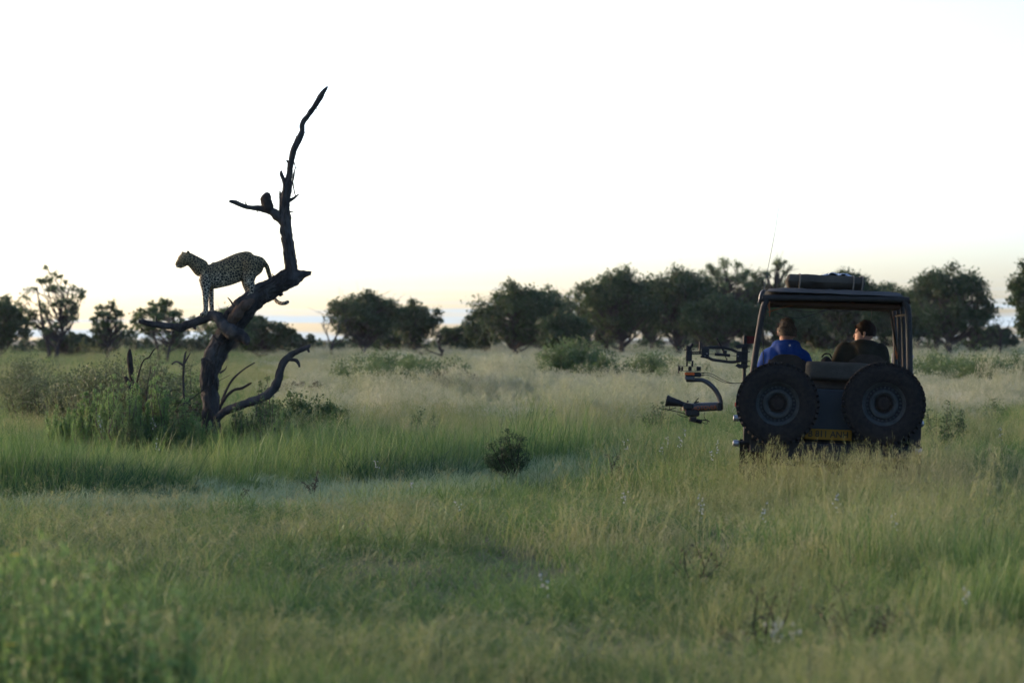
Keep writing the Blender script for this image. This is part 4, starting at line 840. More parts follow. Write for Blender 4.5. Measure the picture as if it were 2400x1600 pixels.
# ------------------------------------------------------------------ people
def person(label, hx, hy, ztop, coat, hairm, turn, lean, curly, seed, group='people seated in the vehicle', arms=None, shrug=0.0):
    seat_z = 1.10; H = (ztop - seat_z - (.160 if curly else .142)) / .765                       # sitting height scale
    root = thing('person', label, 'person', (hx, hy, seat_z), group, VM); g = np.random.default_rng(seed)
    k = H; hd = Vector((lean * .10, .03, .765 * k)); T = Matrix.Rotation(turn, 3, 'Z')
    def X(v): return hd + T @ Vector(v)
    b = MB(); b.tube([(0, 0, .02), (0, .0, .2 * k), (lean * .04, 0, .42 * k), (lean * .07, .01, .54 * k), (lean * .09, .02, .60 * k)], [.13, .12, .15, .10, .06], 14, 3, flat=[1.3, 1.25, 1.25, 1.6, 1.0], up=(0, 1, 0))
    b.tube([(lean * .09, .015, .55 * k), (lean * .10, .02, .63 * k), hd + Vector((0, 0, -.04))], [.062, .057, .06], 12, 2)
    for z_, ry, rx, o_ in ():
        pass
    rows = [(-.118, .035, .040, .050), (-.10, .052, .058, .040), (-.07, .066, .080, .022), (-.03, .072, .092, .008), (.02, .077, .097, .0), (.06, .077, .097, -.004), (.09, .066, .082, -.006), (.112, .040, .05, -.006), (.12, .012, .015, -.006)]
    V = []; F = []; sg = 20
    for z_, rx, ry, oy in rows:
        for q in range(sg): w_ = 2 * math.pi * q / sg; V.append(X((rx * math.cos(w_), oy + ry * math.sin(w_), z_)))
    for r_ in range(len(rows) - 1):
        for q in range(sg): F.append((r_ * sg + q, r_ * sg + (q + 1) % sg, (r_ + 1) * sg + (q + 1) % sg, (r_ + 1) * sg + q))
    F += [tuple(range(sg - 1, -1, -1)), tuple(range((len(rows) - 1) * sg, len(rows) * sg))]; b.add(V, F)
    b.tube([X((0, .088, .022)), X((0, .104, -.006)), X((0, .112, -.026)), X((0, .092, -.034))], [.009, .012, .016, .010], 8, 2)       # nose
    b.tube([X((-.028, .088, -.062)), X((0, .097, -.060)), X((.028, .088, -.062))], [.006, .010, .006], 6, 2)                           # mouth
    b.tube([X((-.055, .074, .034)), X((-.03, .090, .038)), X((0, .092, .034)), X((.03, .090, .038)), X((.055, .074, .034))], .009, 6, 2)  # brow
    for s_ in (-1, 1): b.tube([X((s_ * .076, .0, .024)), X((s_ * .087, -.008, .022)), X((s_ * .090, -.012, -.002)), X((s_ * .080, -.002, -.030))], [.010, .013, .012, .007], 8, 2)   # ears
    arms = arms or [((-.185, 0, .455 * k), (-.27, .06, .22 * k), (-.16, .34, .20 * k)), ((.185, 0, .455 * k), (.27, .06, .22 * k), (.16, .34, .20 * k))]
    for (sh_, el, wr) in arms:
        sh_, el, wr = map(Vector, (sh_, el, wr)); b.tube([sh_, sh_.lerp(el, .5), el, el.lerp(wr, .5), wr], [.055, .048, .042, .040, .028], 10, 3)
        dr = (wr - el).normalized(); sd_ = dr.cross(Vector((0, 0, 1))).normalized(); pm = wr + dr * .055
        b.tube([wr, wr + dr * .04, wr + dr * .085], [.027, .038, .036], 10, 2, flat=[1, .5, .42], up=tuple(sd_))
        for q, (ln, of) in enumerate(((.062, -.027), (.074, -.009), (.070, .009), (.055, .026))):
            s0 = wr + dr * .08 + sd_ * of; b.tube([s0, s0 + dr * ln * .5 + Vector((0, 0, -.006)), s0 + dr * ln * .8 + Vector((0, 0, -.026)), s0 + dr * ln * .75 + Vector((0, 0, -.045))], [.0095, .009, .0085, .0075], 7, 2)
        ths = 1 if sh_.x < 0 else -1; s0 = wr + dr * .03 + sd_ * .03 * ths; b.tube([s0, s0 + sd_ * .03 * ths + dr * .03, s0 + sd_ * .032 * ths + dr * .062 + Vector((0, 0, -.015))], [.013, .0105, .009], 7, 2)
    for s_ in (-1, 1): b.tube([(s_ * .09, 0, .05), (s_ * .12, .25, .07), (s_ * .14, .46, .06), (s_ * .14, .50, -.15), (s_ * .14, .52, -.33), (s_ * .14, .58, -.37), (s_ * .14, .66, -.385)], [.085, .075, .058, .055, .038, .04, .03], 10, 3)
    fuse(b, 'body', 'skin', root, .0075, 2)
    # clothing
    j = MB(); w_ = lean
    j.tube([(0, -.005, .0), (0, -.01, .12 * k), (w_ * .02, -.015, .28 * k), (w_ * .05, -.02, .42 * k), (w_ * .065, -.01, .515 * k + shrug), (w_ * .08, .0, .58 * k + shrug), (w_ * .09, .01, .645 * k + shrug * .6)], [.145, .142, .146, .148, .128, .104, .082], 18, 3, flat=[1.38, 1.4, 1.45, 1.55, 1.75, 1.45, 1.1], up=(0, 1, 0))
    for (sh_, el, wr) in arms:
        sh_, el, wr = map(Vector, (sh_, el, wr)); j.tube([sh_ * .8 + Vector((0, 0, .1 * k + shrug)), sh_ + Vector((0, -.005, -.01 + shrug)), sh_.lerp(el, .5), el, el.lerp(wr, .5), wr], [.07, .085, .074, .064, .058, .042], 12, 3, rough=.08, nsc=9)
    j.tube([(w_ * .08 - .12, .0, .615 * k), (w_ * .08 - .09, -.07, .625 * k), (w_ * .08, -.105, .62 * k), (w_ * .08 + .09, -.07, .625 * k), (w_ * .08 + .12, .0, .615 * k)], [.035, .055, .066, .055, .035], 10, 3, rough=.15, nsc=8)
    j.tube([(w_ * .08, -.10, .61 * k), (w_ * .075, -.135, .53 * k), (w_ * .07, -.135, .44 * k)], [.085, .075, .03], 10, 3, flat=[1.3, 1.2, 1], rough=.15, nsc=8)
    jo = fuse(j, 'jacket', coat, root, .013, 7)
    tr_ = MB(); tr_.tube([(-.02, -.02, .0), (.02, -.02, .0)], .1, 8)
    tr_.ball((0, 0, .03), (.19, .15, .10))
    for s_ in (-1, 1): tr_.tube([(s_ * .09, 0, .05), (s_ * .12, .25, .07), (s_ * .14, .46, .06), (s_ * .14, .50, -.15), (s_ * .14, .52, -.31)], [.105, .09, .074, .068, .06], 12, 3)
    fuse(tr_, 'trousers', 'trousers', root, .014, 3)
    for s_ in (-1, 1):
        m_ = MB(); m_.tube([X((s_ * .030, .083, .016)), X((s_ * .030, .092, .016))], .010, 8); m_.build('eye', 'eye_dark', root, smooth=True)
    # hair: cap plus locks
    h = MB(); V = []; F = []; u_, v_ = 26, 14; amp = .016 if curly else .007
    for a_ in range(v_ + 1):
        el_ = math.pi * .5 - (math.pi * .70) * a_ / v_
        for q in range(u_):
            az = 2 * math.pi * q / u_; fr = math.sin(az); lim = -.12 - .28 * (fr < .3) * (1 - max(0, fr)) + .75 * max(0, fr - .25)   # hairline higher at the brow
            e_ = max(el_, lim) ; rr = 1.10 + (.12 if curly else .02); p = Vector((.077 * rr * math.cos(e_) * math.cos(az), -.004 + .099 * rr * math.cos(e_) * math.sin(az), .03 + .100 * rr * math.sin(e_)))
            p *= 1 + amp / .09 * (mnoise.noise(p * (55 if curly else 38) + Vector((seed, 0, 0))) + .3); V.append(X(p))
    for a_ in range(v_):
        for q in range(u_): F.append((a_ * u_ + q, a_ * u_ + (q + 1) % u_, (a_ + 1) * u_ + (q + 1) % u_, (a_ + 1) * u_ + q))
    h.add(V, F)
    for q in range(170 if curly else 90):
        i_ = g.integers(0, len(V)); p = V[i_]; nrm = (p - hd).normalized(); tn = nrm.cross(Vector(g.normal(size=3))).normalized(); L_ = .024 if curly else .016
        h.tube([p - nrm * .006, p + nrm * L_ * .5 + tn * L_ * .35, p + nrm * L_ * (.55 if curly else .3) + tn * L_], [.0045, .0035, .001], 5, 2)
    h.build('hair', hairm, root, smooth=True)
    return root, jo
hl = Z1(1008, 487, 1.72); hr = Z1(1528, 500, 1.72)
pa, ja = person('person in a blue hooded jacket in the left seat, back to the camera', hl.x - .01, 1.70, hl.z, 'jacket_blue', 'hair_grey', .10, 0, True, 3, shrug=.02)
lg = MB(); lg.lathe([(0, -.004), (.011, -.004), (.011, .004)], 'y', (.035, -.206, .50), 10); lg.build('logo', 'petal_white', pa)
pb, jb = person('person in a dark olive jacket in the right seat, face turned left', hr.x - .02, 1.70, hr.z, 'jacket_olive', 'hair_brown', 1.38, .3, False, 4, shrug=.05,
   arms=[((-.18, 0, .44), (-.34, .02, .22), (-.30, .30, .22)), ((.20, 0, .44), (.29, .05, .20), (.16, .42, .25))])

# ------------------------------------------------------------------ camera crane on the vehicle's left side
ro = Z4(1410, 800); ro = Vector((ro.x, .9, .75)); rig = thing('camera_crane', 'black stabilised camera crane arm mounted on the left side of the vehicle', 'camera rig', ro, matrix=VM)
def rp(mb, name, mats, par=None, **kw): return mb.build(name, mats, par or rig, org=ro, **kw)
def q4(x, y, d=.9): return Z4(x, y, d)
def zb4(mb, x0, y0, x1, y1, dep=.06, m=0, bev=.006, d=.9):
    a, b = q4(x0, y0, d), q4(x1, y1, d); mb.box((a + b) / 2, (abs(b.x - a.x), dep, abs(a.z - b.z)), m=m, bev=min(bev, abs(b.x - a.x) * .2, abs(a.z - b.z) * .2))
mb = MB(); b0 = q4(1412, 850); mb.tube([q4(1412, 110), Vector((b0.x, .9, .78))], 28 * S4, 12); mb.box((b0.x + .06, .9, 1.0), (.14, .08, .05)); mb.box((b0.x + .06, .9, .84), (.14, .08, .05)); rp(mb, 'mast', 'cage_steel', smooth=True, angle=40)
mb = MB(); zb4(mb, 1385, 110, 1640, 235, .03, d=.93); rp(mb, 'marker_plate', 'flag_red')
mb = MB()
for y0, y1 in ((235, 300), (340, 380), (480, 520), (545, 605)): zb4(mb, 1370, y0, 1455, y1, .11)
for yy in (268, 355, 500, 575): mb.tube([q4(1440, yy), q4(1488, yy)], 8 * S4, 8)
zb4(mb, 1362, 230, 1448, 610, .06); rp(mb, 'mast_clamp', 'black_steel')
for pts in ([(1262, 268), (1310, 238), (1380, 242), (1385, 295), (1300, 305)], [(1262, 568), (1300, 528), (1385, 560), (1385, 605), (1320, 608)]):
    mb = MB(); n5 = len(pts); V = [q4(x, y, dd) for dd in (.85, .95) for x, y in pts]; mb.add(V, [tuple(range(n5)), tuple(range(2 * n5 - 1, n5 - 1, -1))] + [(i, n5 + i, n5 + (i + 1) % n5, (i + 1) % n5) for i in range(n5)]); rp(mb, 'bracket_wing', 'black_steel')
mb = MB(); zb4(mb, 1282, 342, 1360, 512, .08); zb4(mb, 752, 292, 862, 452, .09); rp(mb, 'arm_end_block', 'black_steel')
mb = MB()
for yy in (418, 423): mb.tube([q4(1300, yy, .855), q4(1312, yy, .855)], 5 * S4, 6); 
for x, y in ((822, 378), (800, 420), (838, 382)): mb.ball(q4(x, y, .85), 6 * S4)
rp(mb, 'bolt', 'silver_metal', smooth=True)
for nm, P in (('upper_arm_bar', [(760, 300), (900, 288), (1040, 288), (1180, 312), (1240, 335), (1320, 372)]), ('lower_arm_bar', [(800, 430), (860, 450), (920, 478), (1040, 492), (1200, 512), (1330, 498)])):
    mb = MB(); mb.tube([q4(x, y) for x, y in P], 14 * S4, 8, 3, flat=1.6, up=(0, 1, 0)); rp(mb, nm, 'black_steel', smooth=True)
mb = MB(); mb.tube([q4(862, 384), q4(1310, 420)], 4 * S4, 6); mb.tube([q4(948, 390), q4(1185, 410)], 24 * S4, 10); mb.tube([q4(1015, 215), q4(1100, 370)], 18 * S4, 8); mb.tube([q4(985, 160), q4(1018, 215)], 7 * S4, 6); mb.ball(q4(988, 160), 15 * S4); mb.tube([q4(1110, 420), q4(1132, 470)], 8 * S4, 6); mb.ball(q4(1132, 470), 15 * S4); zb4(mb, 1075, 330, 1135, 385, .05); rp(mb, 'gas_spring', 'black_plastic', smooth=True)
mb = MB(); mb.tube([q4(580, 360), q4(760, 360)], 10 * S4, 8); mb.tube([q4(580, 385), q4(760, 385)], 10 * S4, 8); mb.tube([q4(722, 200), q4(722, 380)], 12 * S4, 8); mb.tube([q4(755, 220), q4(755, 330)], 8 * S4, 6); mb.tube([q4(730, 430), q4(800, 425)], 14 * S4, 8); rp(mb, 'link_rod', 'black_steel', smooth=True)
mb = MB(); zb4(mb, 512, 330, 598, 500, .08); zb4(mb, 500, 485, 628, 500, .10); mb.tube([q4(545, 330), q4(612, 232)], 26 * S4, 8); zb4(mb, 510, 255, 560, 330, .07); mb.tube([q4(480, 328), q4(640, 318)], 10 * S4, 6); zb4(mb, 512, 498, 535, 580, .06); zb4(mb, 595, 498, 618, 580, .06); rp(mb, 'head_post', 'black_steel')
mb = MB(); mb.tube([q4(600, 290), q4(690, 235)], 6 * S4, 6); rp(mb, 'cable_tie', 'stalk_green')
mb = MB(); zb4(mb, 395, 568, 742, 586, .20); zb4(mb, 410, 640, 742, 660, .20)
for x0, x1 in ((392, 425), (438, 465), (545, 595), (672, 735)): zb4(mb, x0, 580, x1, 645, .12)
rp(mb, 'isolator_frame', 'black_steel')
mb = MB(); c = q4(397, 618); mb.lathe([(.0, -.004), (.010, 0), (.0, .03)], 'x', c, 8); mb.box(c, (.012, .1, .085)); rp(mb, 'end_bumper', 'rope_pale')
mb = MB(); zb4(mb, 500, 662, 742, 742, .15, bev=.012); rp(mb, 'pan_motor', 'black_plastic')
mb = MB(); zb4(mb, 492, 670, 640, 712, .17, bev=.012); rp(mb, 'orange_band', 'motor_orange')
mb = MB(); zb4(mb, 492, 718, 640, 790, .16, bev=.02); rp(mb, 'pan_hub', 'arm_grey')
mb = MB(); mb.tube([q4(x, y) for x, y in ((510, 782), (600, 786), (700, 784), (770, 792), (850, 832), (930, 905), (990, 990), (1028, 1080), (1040, 1160), (1042, 1240))], [34 * S4] * 4 + [38 * S4] * 6, 14, 4); rp(mb, 'curved_arm', 'arm_grey', smooth=True)
mb = MB(); mb.tube([q4(478, 1222), q4(500, 1215), q4(760, 1200), q4(1000, 1188), q4(1060, 1190)], [52 * S4, 66 * S4, 68 * S4, 66 * S4, 60 * S4], 20, 2); tube_o = rp(mb, 'tilt_tube', 'arm_grey', smooth=True)
mb = MB(); zb4(mb, 985, 1128, 1062, 1258, .16, bev=.02); rp(mb, 'tilt_motor', 'black_plastic')
a, b = q4(500, 1226), q4(900, 1206); ang = math.atan2(b.z - a.z, b.x - a.x); lt = letters('G1  SHOTOVER', .058, 'letter_orange', rig, ((a + b) / 2) - ro + Vector((-.0, -70 * S4 - .003, 0)), (R(90), -ang, 0), sx=.95)
mb = MB(); mb.lathe([(0, 0), (.0, 0)], 'x', (0, 0, 0), 6); mb = MB(); Pl = [(205, 1100, 88), (225, 1105, 92), (262, 1112, 76), (330, 1128, 66), (365, 1135, 58), (395, 1138, 55), (400, 1140, 50), (455, 1158, 42), (520, 1172, 40), (580, 1180, 40)]
mb.tube([q4(x, y) for x, y, r_ in Pl], [r_ * S4 for *_, r_ in Pl], 18); cam_o = rp(mb, 'lens', 'black_plastic', smooth=True, angle=25)
mb = MB(); mb.tube([q4(203, 1100), q4(207, 1100)], [70 * S4, 70 * S4], 18); rp(mb, 'front_glass', 'lens_glass', cam_o if False else None)
mb = MB(); zb4(mb, 470, 1140, 620, 1240, .12, bev=.012); zb4(mb, 500, 1230, 715, 1345, .13, bev=.02); zb4(mb, 565, 1330, 668, 1420, .11, bev=.02); mb.tube([q4(560, 1380), q4(752, 1432)], [36 * S4, 30 * S4], 8); rp(mb, 'camera_body', 'black_plastic')
mb = MB()
for off in (0, .05): mb.tube([q4(165, 1224, .87 + off), q4(470, 1292, .87 + off), q4(560, 1352, .87 + off)], 8 * S4, 6)
mb.tube([q4(252, 1255), q4(262, 1180)], 6 * S4, 6); mb.tube([q4(250, 1240), q4(360, 1205)], 7 * S4, 6); rp(mb, 'lens_rods', 'black_steel', smooth=True)
mb = MB(); mb.tube([q4(640, 1138), q4(700, 1062)], 9 * S4, 6); mb.tube([q4(630, 1135), q4(705, 1118)], 12 * S4, 6); zb4(mb, 525, 1098, 548, 1130, .03); rp(mb, 'handle_lever', 'black_steel')
mb = MB(); mb.tube([q4(x, y) for x, y in ((690, 1390), (760, 1400), (830, 1400), (870, 1425))], 9 * S4, 6, 3); mb.tube([q4(x, y) for x, y in ((790, 1280), (785, 1340), (800, 1380), (835, 1420), (830, 1455), (790, 1450), (760, 1430))], 5 * S4, 6, 4); mb.tube([q4(x, y) for x, y in ((372, 1300), (430, 1335), (540, 1360))], 6 * S4, 6, 3); rp(mb, 'camera_cable', 'wire_black', smooth=True)
for P in ([(742, 682), (790, 678), (850, 680), (930, 705), (1010, 752), (1100, 800), (1200, 830), (1310, 832), (1400, 815)], [(742, 716), (790, 714), (850, 712), (920, 740), (1000, 780), (1090, 820), (1200, 836), (1300, 834), (1400, 820)]):
    mb = MB(); mb.tube([q4(x, y) for x, y in P], 5 * S4, 6, 4); mb.tube([q4(*P[0]), q4(*P[1])], 9 * S4, 6); rp(mb, 'power_cable', 'wire_black', smooth=True)
#@@P3
# ------------------------------------------------------------------ shrubs and weeds
def shrub(name, label, px, d, h, w, seed, material='leaf_bright', spires=9, leaf=.045, per=130, cat='shrub', group=None, spiky=True, woody='twig_wood', gap=0.0):
    """upright leafy shoots rising from one root"""
    g = np.random.default_rng(5000 + seed); p = at(px, HZ, d); z = G(p.x, p.y); r = thing(name, label, cat, (p.x, d, z - .03), group); cen = []; rad = []; mb = MB()
    for s_ in range(spires):
        a = g.uniform(0, 6.283); rr = math.sqrt(g.uniform()) * w; top = Vector((rr * math.cos(a), rr * math.sin(a) * .8, h * g.uniform(.65, 1.08) * (1 - .3 * (rr / w) ** 2))); b = Vector((top.x * .35, top.y * .35, 0)); mid = b.lerp(top, .5) + Vector((top.x * .15 + g.normal() * .05 * h, g.normal() * .05 * h, 0))
        mb.tube([b, mid, top], [.012 * h + .004, .008 * h, .002], 5, 2); n = 9
        for q in range(n):
            t_ = (q + .5) / n; 
            if t_ < gap: continue
            c = b.lerp(mid, t_ * 2) if t_ < .5 else mid.lerp(top, t_ * 2 - 1); cen.append(tuple(c)); rad.append((.23 * w + .065 * h) * (1.15 - t_) * g.uniform(.7, 1.2) if spiky else .27 * w * g.uniform(.6, 1.3))
    V, F, T = leaves(cen, rad, max(6, per // 9), leaf, g, aspect=.32 if spiky else .6, up=1.1 if spiky else .3, squash=1.4 if spiky else .9)
    foliage('foliage', (V, F, T), material, r); mb.build('stem', woody, r); return r
gsh = 'bright feathery shrubs left of the dead trunk'
for i, (x, d, h, w, m_, lb) in enumerate([
  (205, 37.4, 1.0, .17, 'leaf_bright', 'bright green spire-like shrub standing farthest left of the dead trunk'),
  (240, 37.6, 1.05, .16, 'leaf_bright', 'slim green shoot, second from the left in the shrub row'),
  (283, 37.0, 1.3, .32, 'leaf_bright', 'tallest broad feathery bright shrub, middle of the shrub row'),
  (330, 37.2, 1.0, .22, 'leaf_bright', 'bright shrub beside the dark snag'),
  (383, 37.3, 1.3, .22, 'leaf_bright', 'narrow bright shrub just left of the upright dead stick'),
  (300, 36.6, .62, .34, 'leaf_mid', 'low green shrub in front of the tallest feathery shrub'),
  (150, 38.0, .75, .36, 'leaf_bright', 'low pale shrub left of the spire-like shrubs'),
  (445, 37.2, .8, .28, 'leaf_bright', 'pale shrub close against the left side of the trunk'),
  (575, 37.9, .62, .30, 'leaf_mid', 'low leafy shrub in the fork of trunk and fallen branch'),
  (640, 38.3, .70, .30, 'leaf_bright', 'pale leafy shrub behind the middle of the fallen branch'),
  (378, 36.7, .55, .34, 'leaf_mid', 'low dull green shrub at the foot of the upright dead stick')]):
    shrub('feathery_shrub', lb, x, d, h, w, i, m_, spires=9 + int(w * 34), group=gsh, per=620, leaf=.030)
for i, (x, d, h, w, m_, lb, sp) in enumerate([
  (120, 50, 1.35, 1.0, 'leaf_thicket', 'wide dull green thicket on the plain near the left edge', 26),
  (215, 47, 1.35, .85, 'leaf_thicket', 'brownish thicket behind the spire-like shrubs', 24),
  (310, 46, 1.55, .85, 'leaf_thicket', 'tall dull thicket behind the tallest feathery shrub', 26),
  (400, 45, 1.5, .75, 'leaf_thicket', 'dark thicket between the shrub row and dead trunk', 24),
  (445, 39.2, .85, .45, 'leaf_mid', 'dark bush close behind the left foot of the dead trunk', 16),
  (40, 62, 1.3, 1.3, 'leaf_thicket', 'low green thicket cut by the left edge', 26),
  (665, 40, .62, .38, 'leaf_mid', 'dark green bush right behind the fallen branch', 20),
  (715, 41, .78, .50, 'leaf_mid', 'dense dark green bush to the right of the fallen branch', 26),
  (765, 43, .60, .40, 'leaf_mid', 'small dark bush at the right end of the bush row', 18),
  (880, 82, 1.3, 1.3, 'leaf_plain', 'light green thicket below the round leafy tree', 26),
  (935, 78, 1.2, 1.2, 'leaf_plain', 'light green thicket in the middle of the plain', 24),
  (1010, 80, 1.4, 1.0, 'leaf_plain', 'light green thicket under the forked snag', 20),
  (1062, 74, .95, .8, 'leaf_brown', 'brown tangled bush below the low dark tree', 22),
  (1108, 76, .8, .7, 'leaf_brown', 'small brown bush left of the pale grass', 18),
  (1350, 88, 1.7, 1.25, 'leaf_plain', 'biggest green bush on the plain in front of the main wood', 34),
  (1405, 86, 1.2, .9, 'leaf_mid', 'dark low bush leaning on the biggest plain bush', 20),
  (1290, 90, 1.0, 1.0, 'leaf_plain', 'low green bush left of the biggest plain bush', 18),
  (1530, 92, 1.3, 1.3, 'leaf_plain', 'green bush left of the camera crane on the plain', 22),
  (1610, 90, 1.1, 1.0, 'leaf_plain', 'green bush behind the head of the camera crane', 20),
  (1900, 96, 1.1, 2.0, 'leaf_plain', 'green bushes seen through the vehicle between the seats', 30),
  (2040, 96, 1.1, 1.6, 'leaf_plain', 'green bush seen through the vehicle right of the second head', 26),
  (2190, 90, 1.2, 1.5, 'leaf_plain', 'green thicket on the plain right beside the vehicle', 30),
  (2270, 86, 1.15, 1.5, 'leaf_plain', 'green thicket right of the thicket beside the vehicle', 30),
  (2350, 84, 1.25, 1.4, 'leaf_plain', 'green thicket on the plain at the right edge', 30),
  (745, 72, .6, .4, 'leaf_brown', 'small brown bush left of the fallen branch tip on the plain', 14),
  (690, 74, .6, .4, 'leaf_brown', 'small brown bush behind the fallen branch tip', 14)]):
    shrub('plain_bush', lb, x, d, h, w, 40 + i, m_, spires=sp, leaf=.044 * max(1, d / 50), per=520, spiky=False, group='bushes scattered over the plain')
for i, (x, d, h, w, lb) in enumerate([(2195, 44, .75, .42, 'loose leafy sapling clump right of the vehicle'), (2235, 43, .62, .25, 'slim leafy sapling beside the loose clump right of the vehicle'), (2215, 38, .55, .22, 'small leafy sapling nearer the vehicle on its right'), (2330, 52, .7, .4, 'leafy sapling clump far right on the plain'),
   (1540, 45, .75, .28, 'dark green weed clump just left of the hanging camera'), (1235, 50, .5, .6, 'green weed patch around the trodden clearing'), (600, 37.3, .85, .25, 'thin flowering weed between trunk and fallen branch'), (625, 37.7, 1.1, .16, 'tall thin weed rising in front of the fallen branch'), (565, 37.2, .7, .22, 'straggling weed at the right foot of the trunk'), (990, 43, .6, .25, 'dark weed clump on the plain in the middle')]):
    shrub('weed_plant', lb, x, d, h, w, 90 + i, 'leaf_mid', spires=9, leaf=.034, per=160, spiky=False, group='weeds and saplings', gap=.15, cat='plant')
# thorn bush in the middle of the meadow
def thorn(label, px, d, h, w, seed, n=26, leafy=60, name='thorn_bush', cat='bush'):
    g = np.random.default_rng(7000 + seed); p = at(px, HZ, d); r = thing(name, label, cat, (p.x, d, G(p.x, d) - .02)); mb = MB(); cen = []
    for s_ in range(n):
        a = g.uniform(0, 6.283); rr = w * math.sqrt(g.uniform()); t_ = Vector((rr * math.cos(a), rr * math.sin(a), h * g.uniform(.45, 1) * (1 - .4 * (rr / w) ** 2))); m1 = Vector((t_.x * .5 + g.normal() * .03, t_.y * .5, t_.z * .6)); mb.tube([(t_.x * .1, t_.y * .1, 0), m1, t_], [.007, .005, .002], 5, 2); cen.append(tuple(t_)); cen.append(tuple(m1.lerp(t_, .4)))
        for q in range(4): c = m1.lerp(t_, g.uniform()); mb.tube([c, c + Vector(g.normal(size=3)) * .05], [.002, .0008], 4)
    mb.build('stem', 'dark_wood', r)
    if leafy: foliage('foliage', leaves(cen, np.full(len(cen), w * .28), leafy, .024, g), 'leaf_brown' if seed != 1 else 'leaf_dark', r)
thorn('dark thorny bush alone in the meadow left of the vehicle', 1192, 32.5, .66, .26, 1, 40, 55)
thorn('dark thorny sprig low in the foreground grass right of centre', 1790, 14.8, .50, .25, 2, 8, 8, 'thorn_sprig', 'plant')
thorn('dark thorny sprig below the right spare wheel in the foreground', 2010, 14.6, .52, .25, 3, 8, 10, 'thorn_sprig', 'plant')
thorn('small dark thorny bush in the grass below the camera crane', 1640, 18.6, .42, .2, 4, 9, 8, 'thorn_sprig', 'plant')
thorn('brown thorny sprig in the meadow right of the lone thorn bush', 1440, 31.5, .45, .22, 5, 10, 16, 'thorn_sprig', 'plant')
thorn('dark thorny sprig in the meadow right of the fallen branch', 735, 29.5, .40, .12, 6, 5, 14, 'thorn_sprig', 'plant')
thorn('small dark sprig in the dark grass below the fallen branch', 560, 28.6, .36, .09, 7, 4, 8, 'thorn_sprig', 'plant')
# white flower spikes
def spike(label, px, py, d, seed, n=1, s=1.0):
    g = np.random.default_rng(8000 + seed); p = at(px, py, d); z = G(p.x, d); H = max(.2, p.z - z); r = thing('white_flower_spike', label, 'flower', (p.x, d, z), 'white flower spikes in the grass'); st = MB(); V, F = [], []; pe = MB()
    for k in range(n):
        o = Vector((g.normal() * .10, g.normal() * .08, 0)) if k else Vector((0, 0, 0)); tp = o + Vector((g.normal() * .05 - .03, 0, H * (1 if k == 0 else g.uniform(.8, 1.0)))); st.tube([o * .4, o * .6 + Vector((0, 0, H * .5)), tp], [.004, .003, .0015], 5, 2)
        for q in range(9):
            c = (o * .6 + Vector((0, 0, H * .5))).lerp(tp, 1 - .62 * (q / 13) * s) + Vector(g.normal(size=3)) * .014; a_ = Vector(g.normal(size=3)).normalized() * .0105 * s; b_ = a_.cross(Vector(g.normal(size=3))).normalized() * .007 * s; n_ = a_.cross(b_).normalized() * .004
            pe.add([c - a_, c + b_ + n_, c + a_, c - b_ + n_, c - n_], [(0, 1, 3), (1, 2, 3), (0, 4, 1), (1, 4, 2), (2, 4, 3), (3, 4, 0)])
    st.build('stalk', 'stalk_green', r); tag(pe.build('petals', 'petal_white', r), kind='stuff' if n > 2 else None)
for i, a_ in enumerate([
  ('white flower spike below the shrub row, right-hand one of a pair', 258, 985, 35, 1), ('white flower spike below the shrub row, left-hand one of a pair', 246, 975, 35, 1), ('tallest white flower spike left of the dead trunk', 364, 982, 35.5, 1), ('small white flower spike nearer than the tallest one', 383, 1028, 32, 1), ('white flower cut by the left edge of the picture', 3, 1015, 33, 1),
  ('white flower spike below the hanging camera, highest one', 1602, 1000, 29, 2), ('loose white flowers below the hanging camera on its left', 1570, 1018, 29, 2), ('white flower spike close to the left rear corner of the vehicle', 1682, 1034, 28, 2), ('white flower tuft left of the loose flowers, on the meadow', 1482, 1030, 31, 1),
  ('slanting white flower spike in the meadow left of the vehicle', 1450, 1152, 22, 1), ('white flower tuft in front of the vehicle', 1976, 1160, 20.5, 1), ('small white flower tuft below and right of the vehicle', 2108, 1205, 19, 1), ('single white flower in the short grass of the track', 1083, 1180, 24, 1), ('white flower in the dark grass by the track', 960, 1128, 27, 1), ('white flower above the dark bank of grass', 900, 1080, 30, 1),
  ('loose white flowers in the grass left below the vehicle', 1640, 1160, 21, 2), ('faint white flowers in the grass below the left spare wheel', 1780, 1185, 20.5, 1), ('white flower spike at far right in the grass', 2268, 1375, 14.5, 1), ('white flower in the grass by the middle of the foreground', 1295, 1350, 15, 1), ('white flower on the right of the plain', 2350, 1000, 31, 1)]):
    lb, x, y, d, n = a_; spike(lb, x, y, d, i, n)
# feathery white seed tuft, out of focus
spike('blurred white feathery seed tuft low in the foreground', 1830, 1450, 12.6, 50, 3, .85)
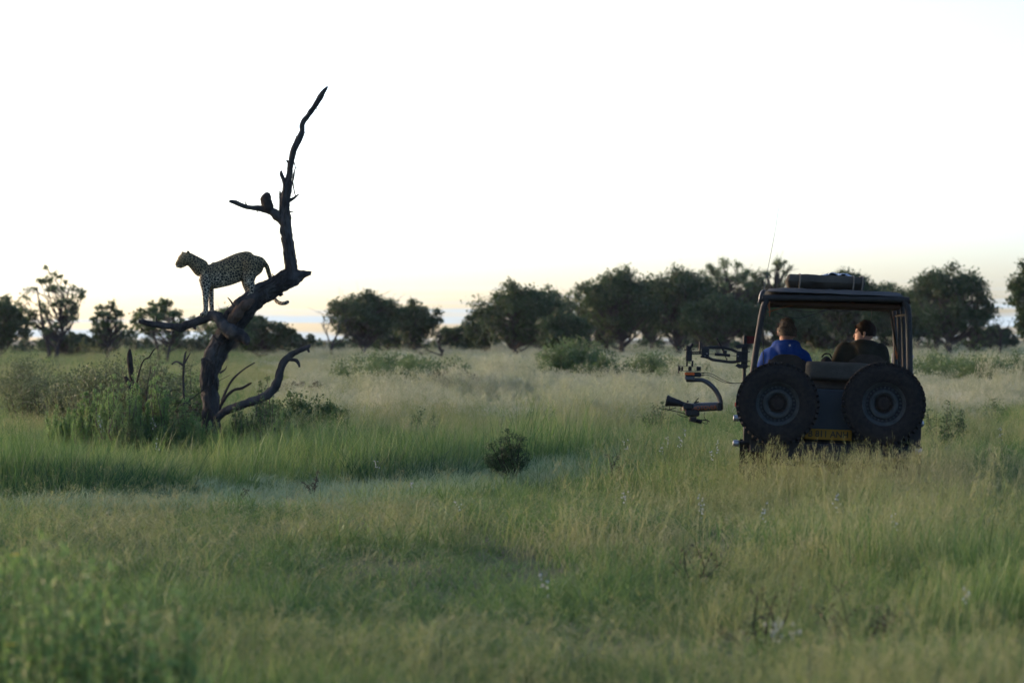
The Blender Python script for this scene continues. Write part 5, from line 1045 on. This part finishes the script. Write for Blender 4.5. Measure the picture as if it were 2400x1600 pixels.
# broad-leaved weeds, blurred, lower left
def weed(label, px, d, h, w, seed, flowers=0):
    g = np.random.default_rng(9000 + seed); p = at(px, HZ, d); r = thing('leafy_weed', label, 'plant', (p.x, d, G(p.x, d) - .03), 'leafy weeds in the lower left foreground'); cen = []; mb = MB(); tips = []
    for s_ in range(11):
        a = g.uniform(0, 6.283); rr = 1.15 * w * math.sqrt(g.uniform()); t_ = Vector((rr * math.cos(a), rr * math.sin(a), h * g.uniform(.6, 1.15))); b = Vector((t_.x * .3, t_.y * .3, 0)); mb.tube([b, b.lerp(t_, .5) + Vector((0, 0, .03)), t_], [.006, .005, .002], 5, 2); tips.append(t_)
        for q in range(10): cen.append(tuple(b.lerp(t_, (q + .7) / 10)))
    foliage('foliage', leaves(cen, np.full(len(cen), .05), 10, .048, g, aspect=.3, up=1.3, squash=1.3), 'leaf_broad', r); mb.build('stem', 'stalk_green', r)
    for k in range(flowers):
        f = MB(); c = tips[k]
        for q in range(8): a = q * .785; f.box(c + Vector((math.cos(a) * .012, math.sin(a) * .012, .006)), (.018, .008, .003), Matrix.Rotation(a, 3, 'Z'))
        f.ball(c + Vector((0, 0, .006)), .006); f.build('flower', 'petal_yellow', r)
for i, (x, d, h, w, fl, lb) in enumerate([(30, 11.2, .90, .16, 1, 'leafy weed with a yellow bloom at the left edge'), (120, 10.9, .80, .18, 1, 'leafy weed with a yellow bloom next to the left-edge weed'), (215, 11.3, .82, .2, 0, 'broad blurred weed left of centre of the weed patch'), (300, 11.0, .70, .18, 0, 'broad blurred weed in the middle of the weed patch'), (420, 10.7, .72, .13, 0, 'taller forked weed at the right end of the weed patch'), (350, 10.2, .45, .16, 0, 'low weed in front at the bottom edge'), (60, 10.0, .5, .18, 0, 'low dark weed in the bottom left corner'), (170, 10.1, .45, .2, 0, 'low weed at the bottom edge left of the forked weed'), (460, 10.2, .42, .12, 0, 'small weed at the bottom edge right of the forked weed')]):
    weed(lb, x, d, h, w, i, fl)
# tall brown seed grass standing in front of the vehicle's tail
n = 60; x = rng.normal(VX + .3, .7, n); y = rng.uniform(25.6, 27.9, n); tall = field('tall_seed_grass', 'tall brown seeding grass stalks in front of the vehicle tail', x, y, rng.uniform(.9, 1.2, n), rng.uniform(.35, .5, n), 3 + rng.integers(0, 3, n))

# ------------------------------------------------------------------ morning haze over the plain
hb = MB(); hb.box((0, 330, 7.5), (1100, 860, 18.0)); hz_m = bpy.data.materials.new('haze'); hz_m.use_nodes = True; ht = hz_m.node_tree; ht.nodes.clear()
pv = N(ht, 'ShaderNodeVolumePrincipled', Density=.00006, Anisotropy=.3); pv.inputs['Color'].default_value = (.80, .88, 1.0, 1); ho = N(ht, 'ShaderNodeOutputMaterial'); ht.links.new(pv.outputs[0], ho.inputs['Volume']); MAT['haze'] = hz_m
haze = hb.build('haze', 'haze'); tag(haze, 'thin bluish morning haze over the whole plain', 'haze', kind='stuff')
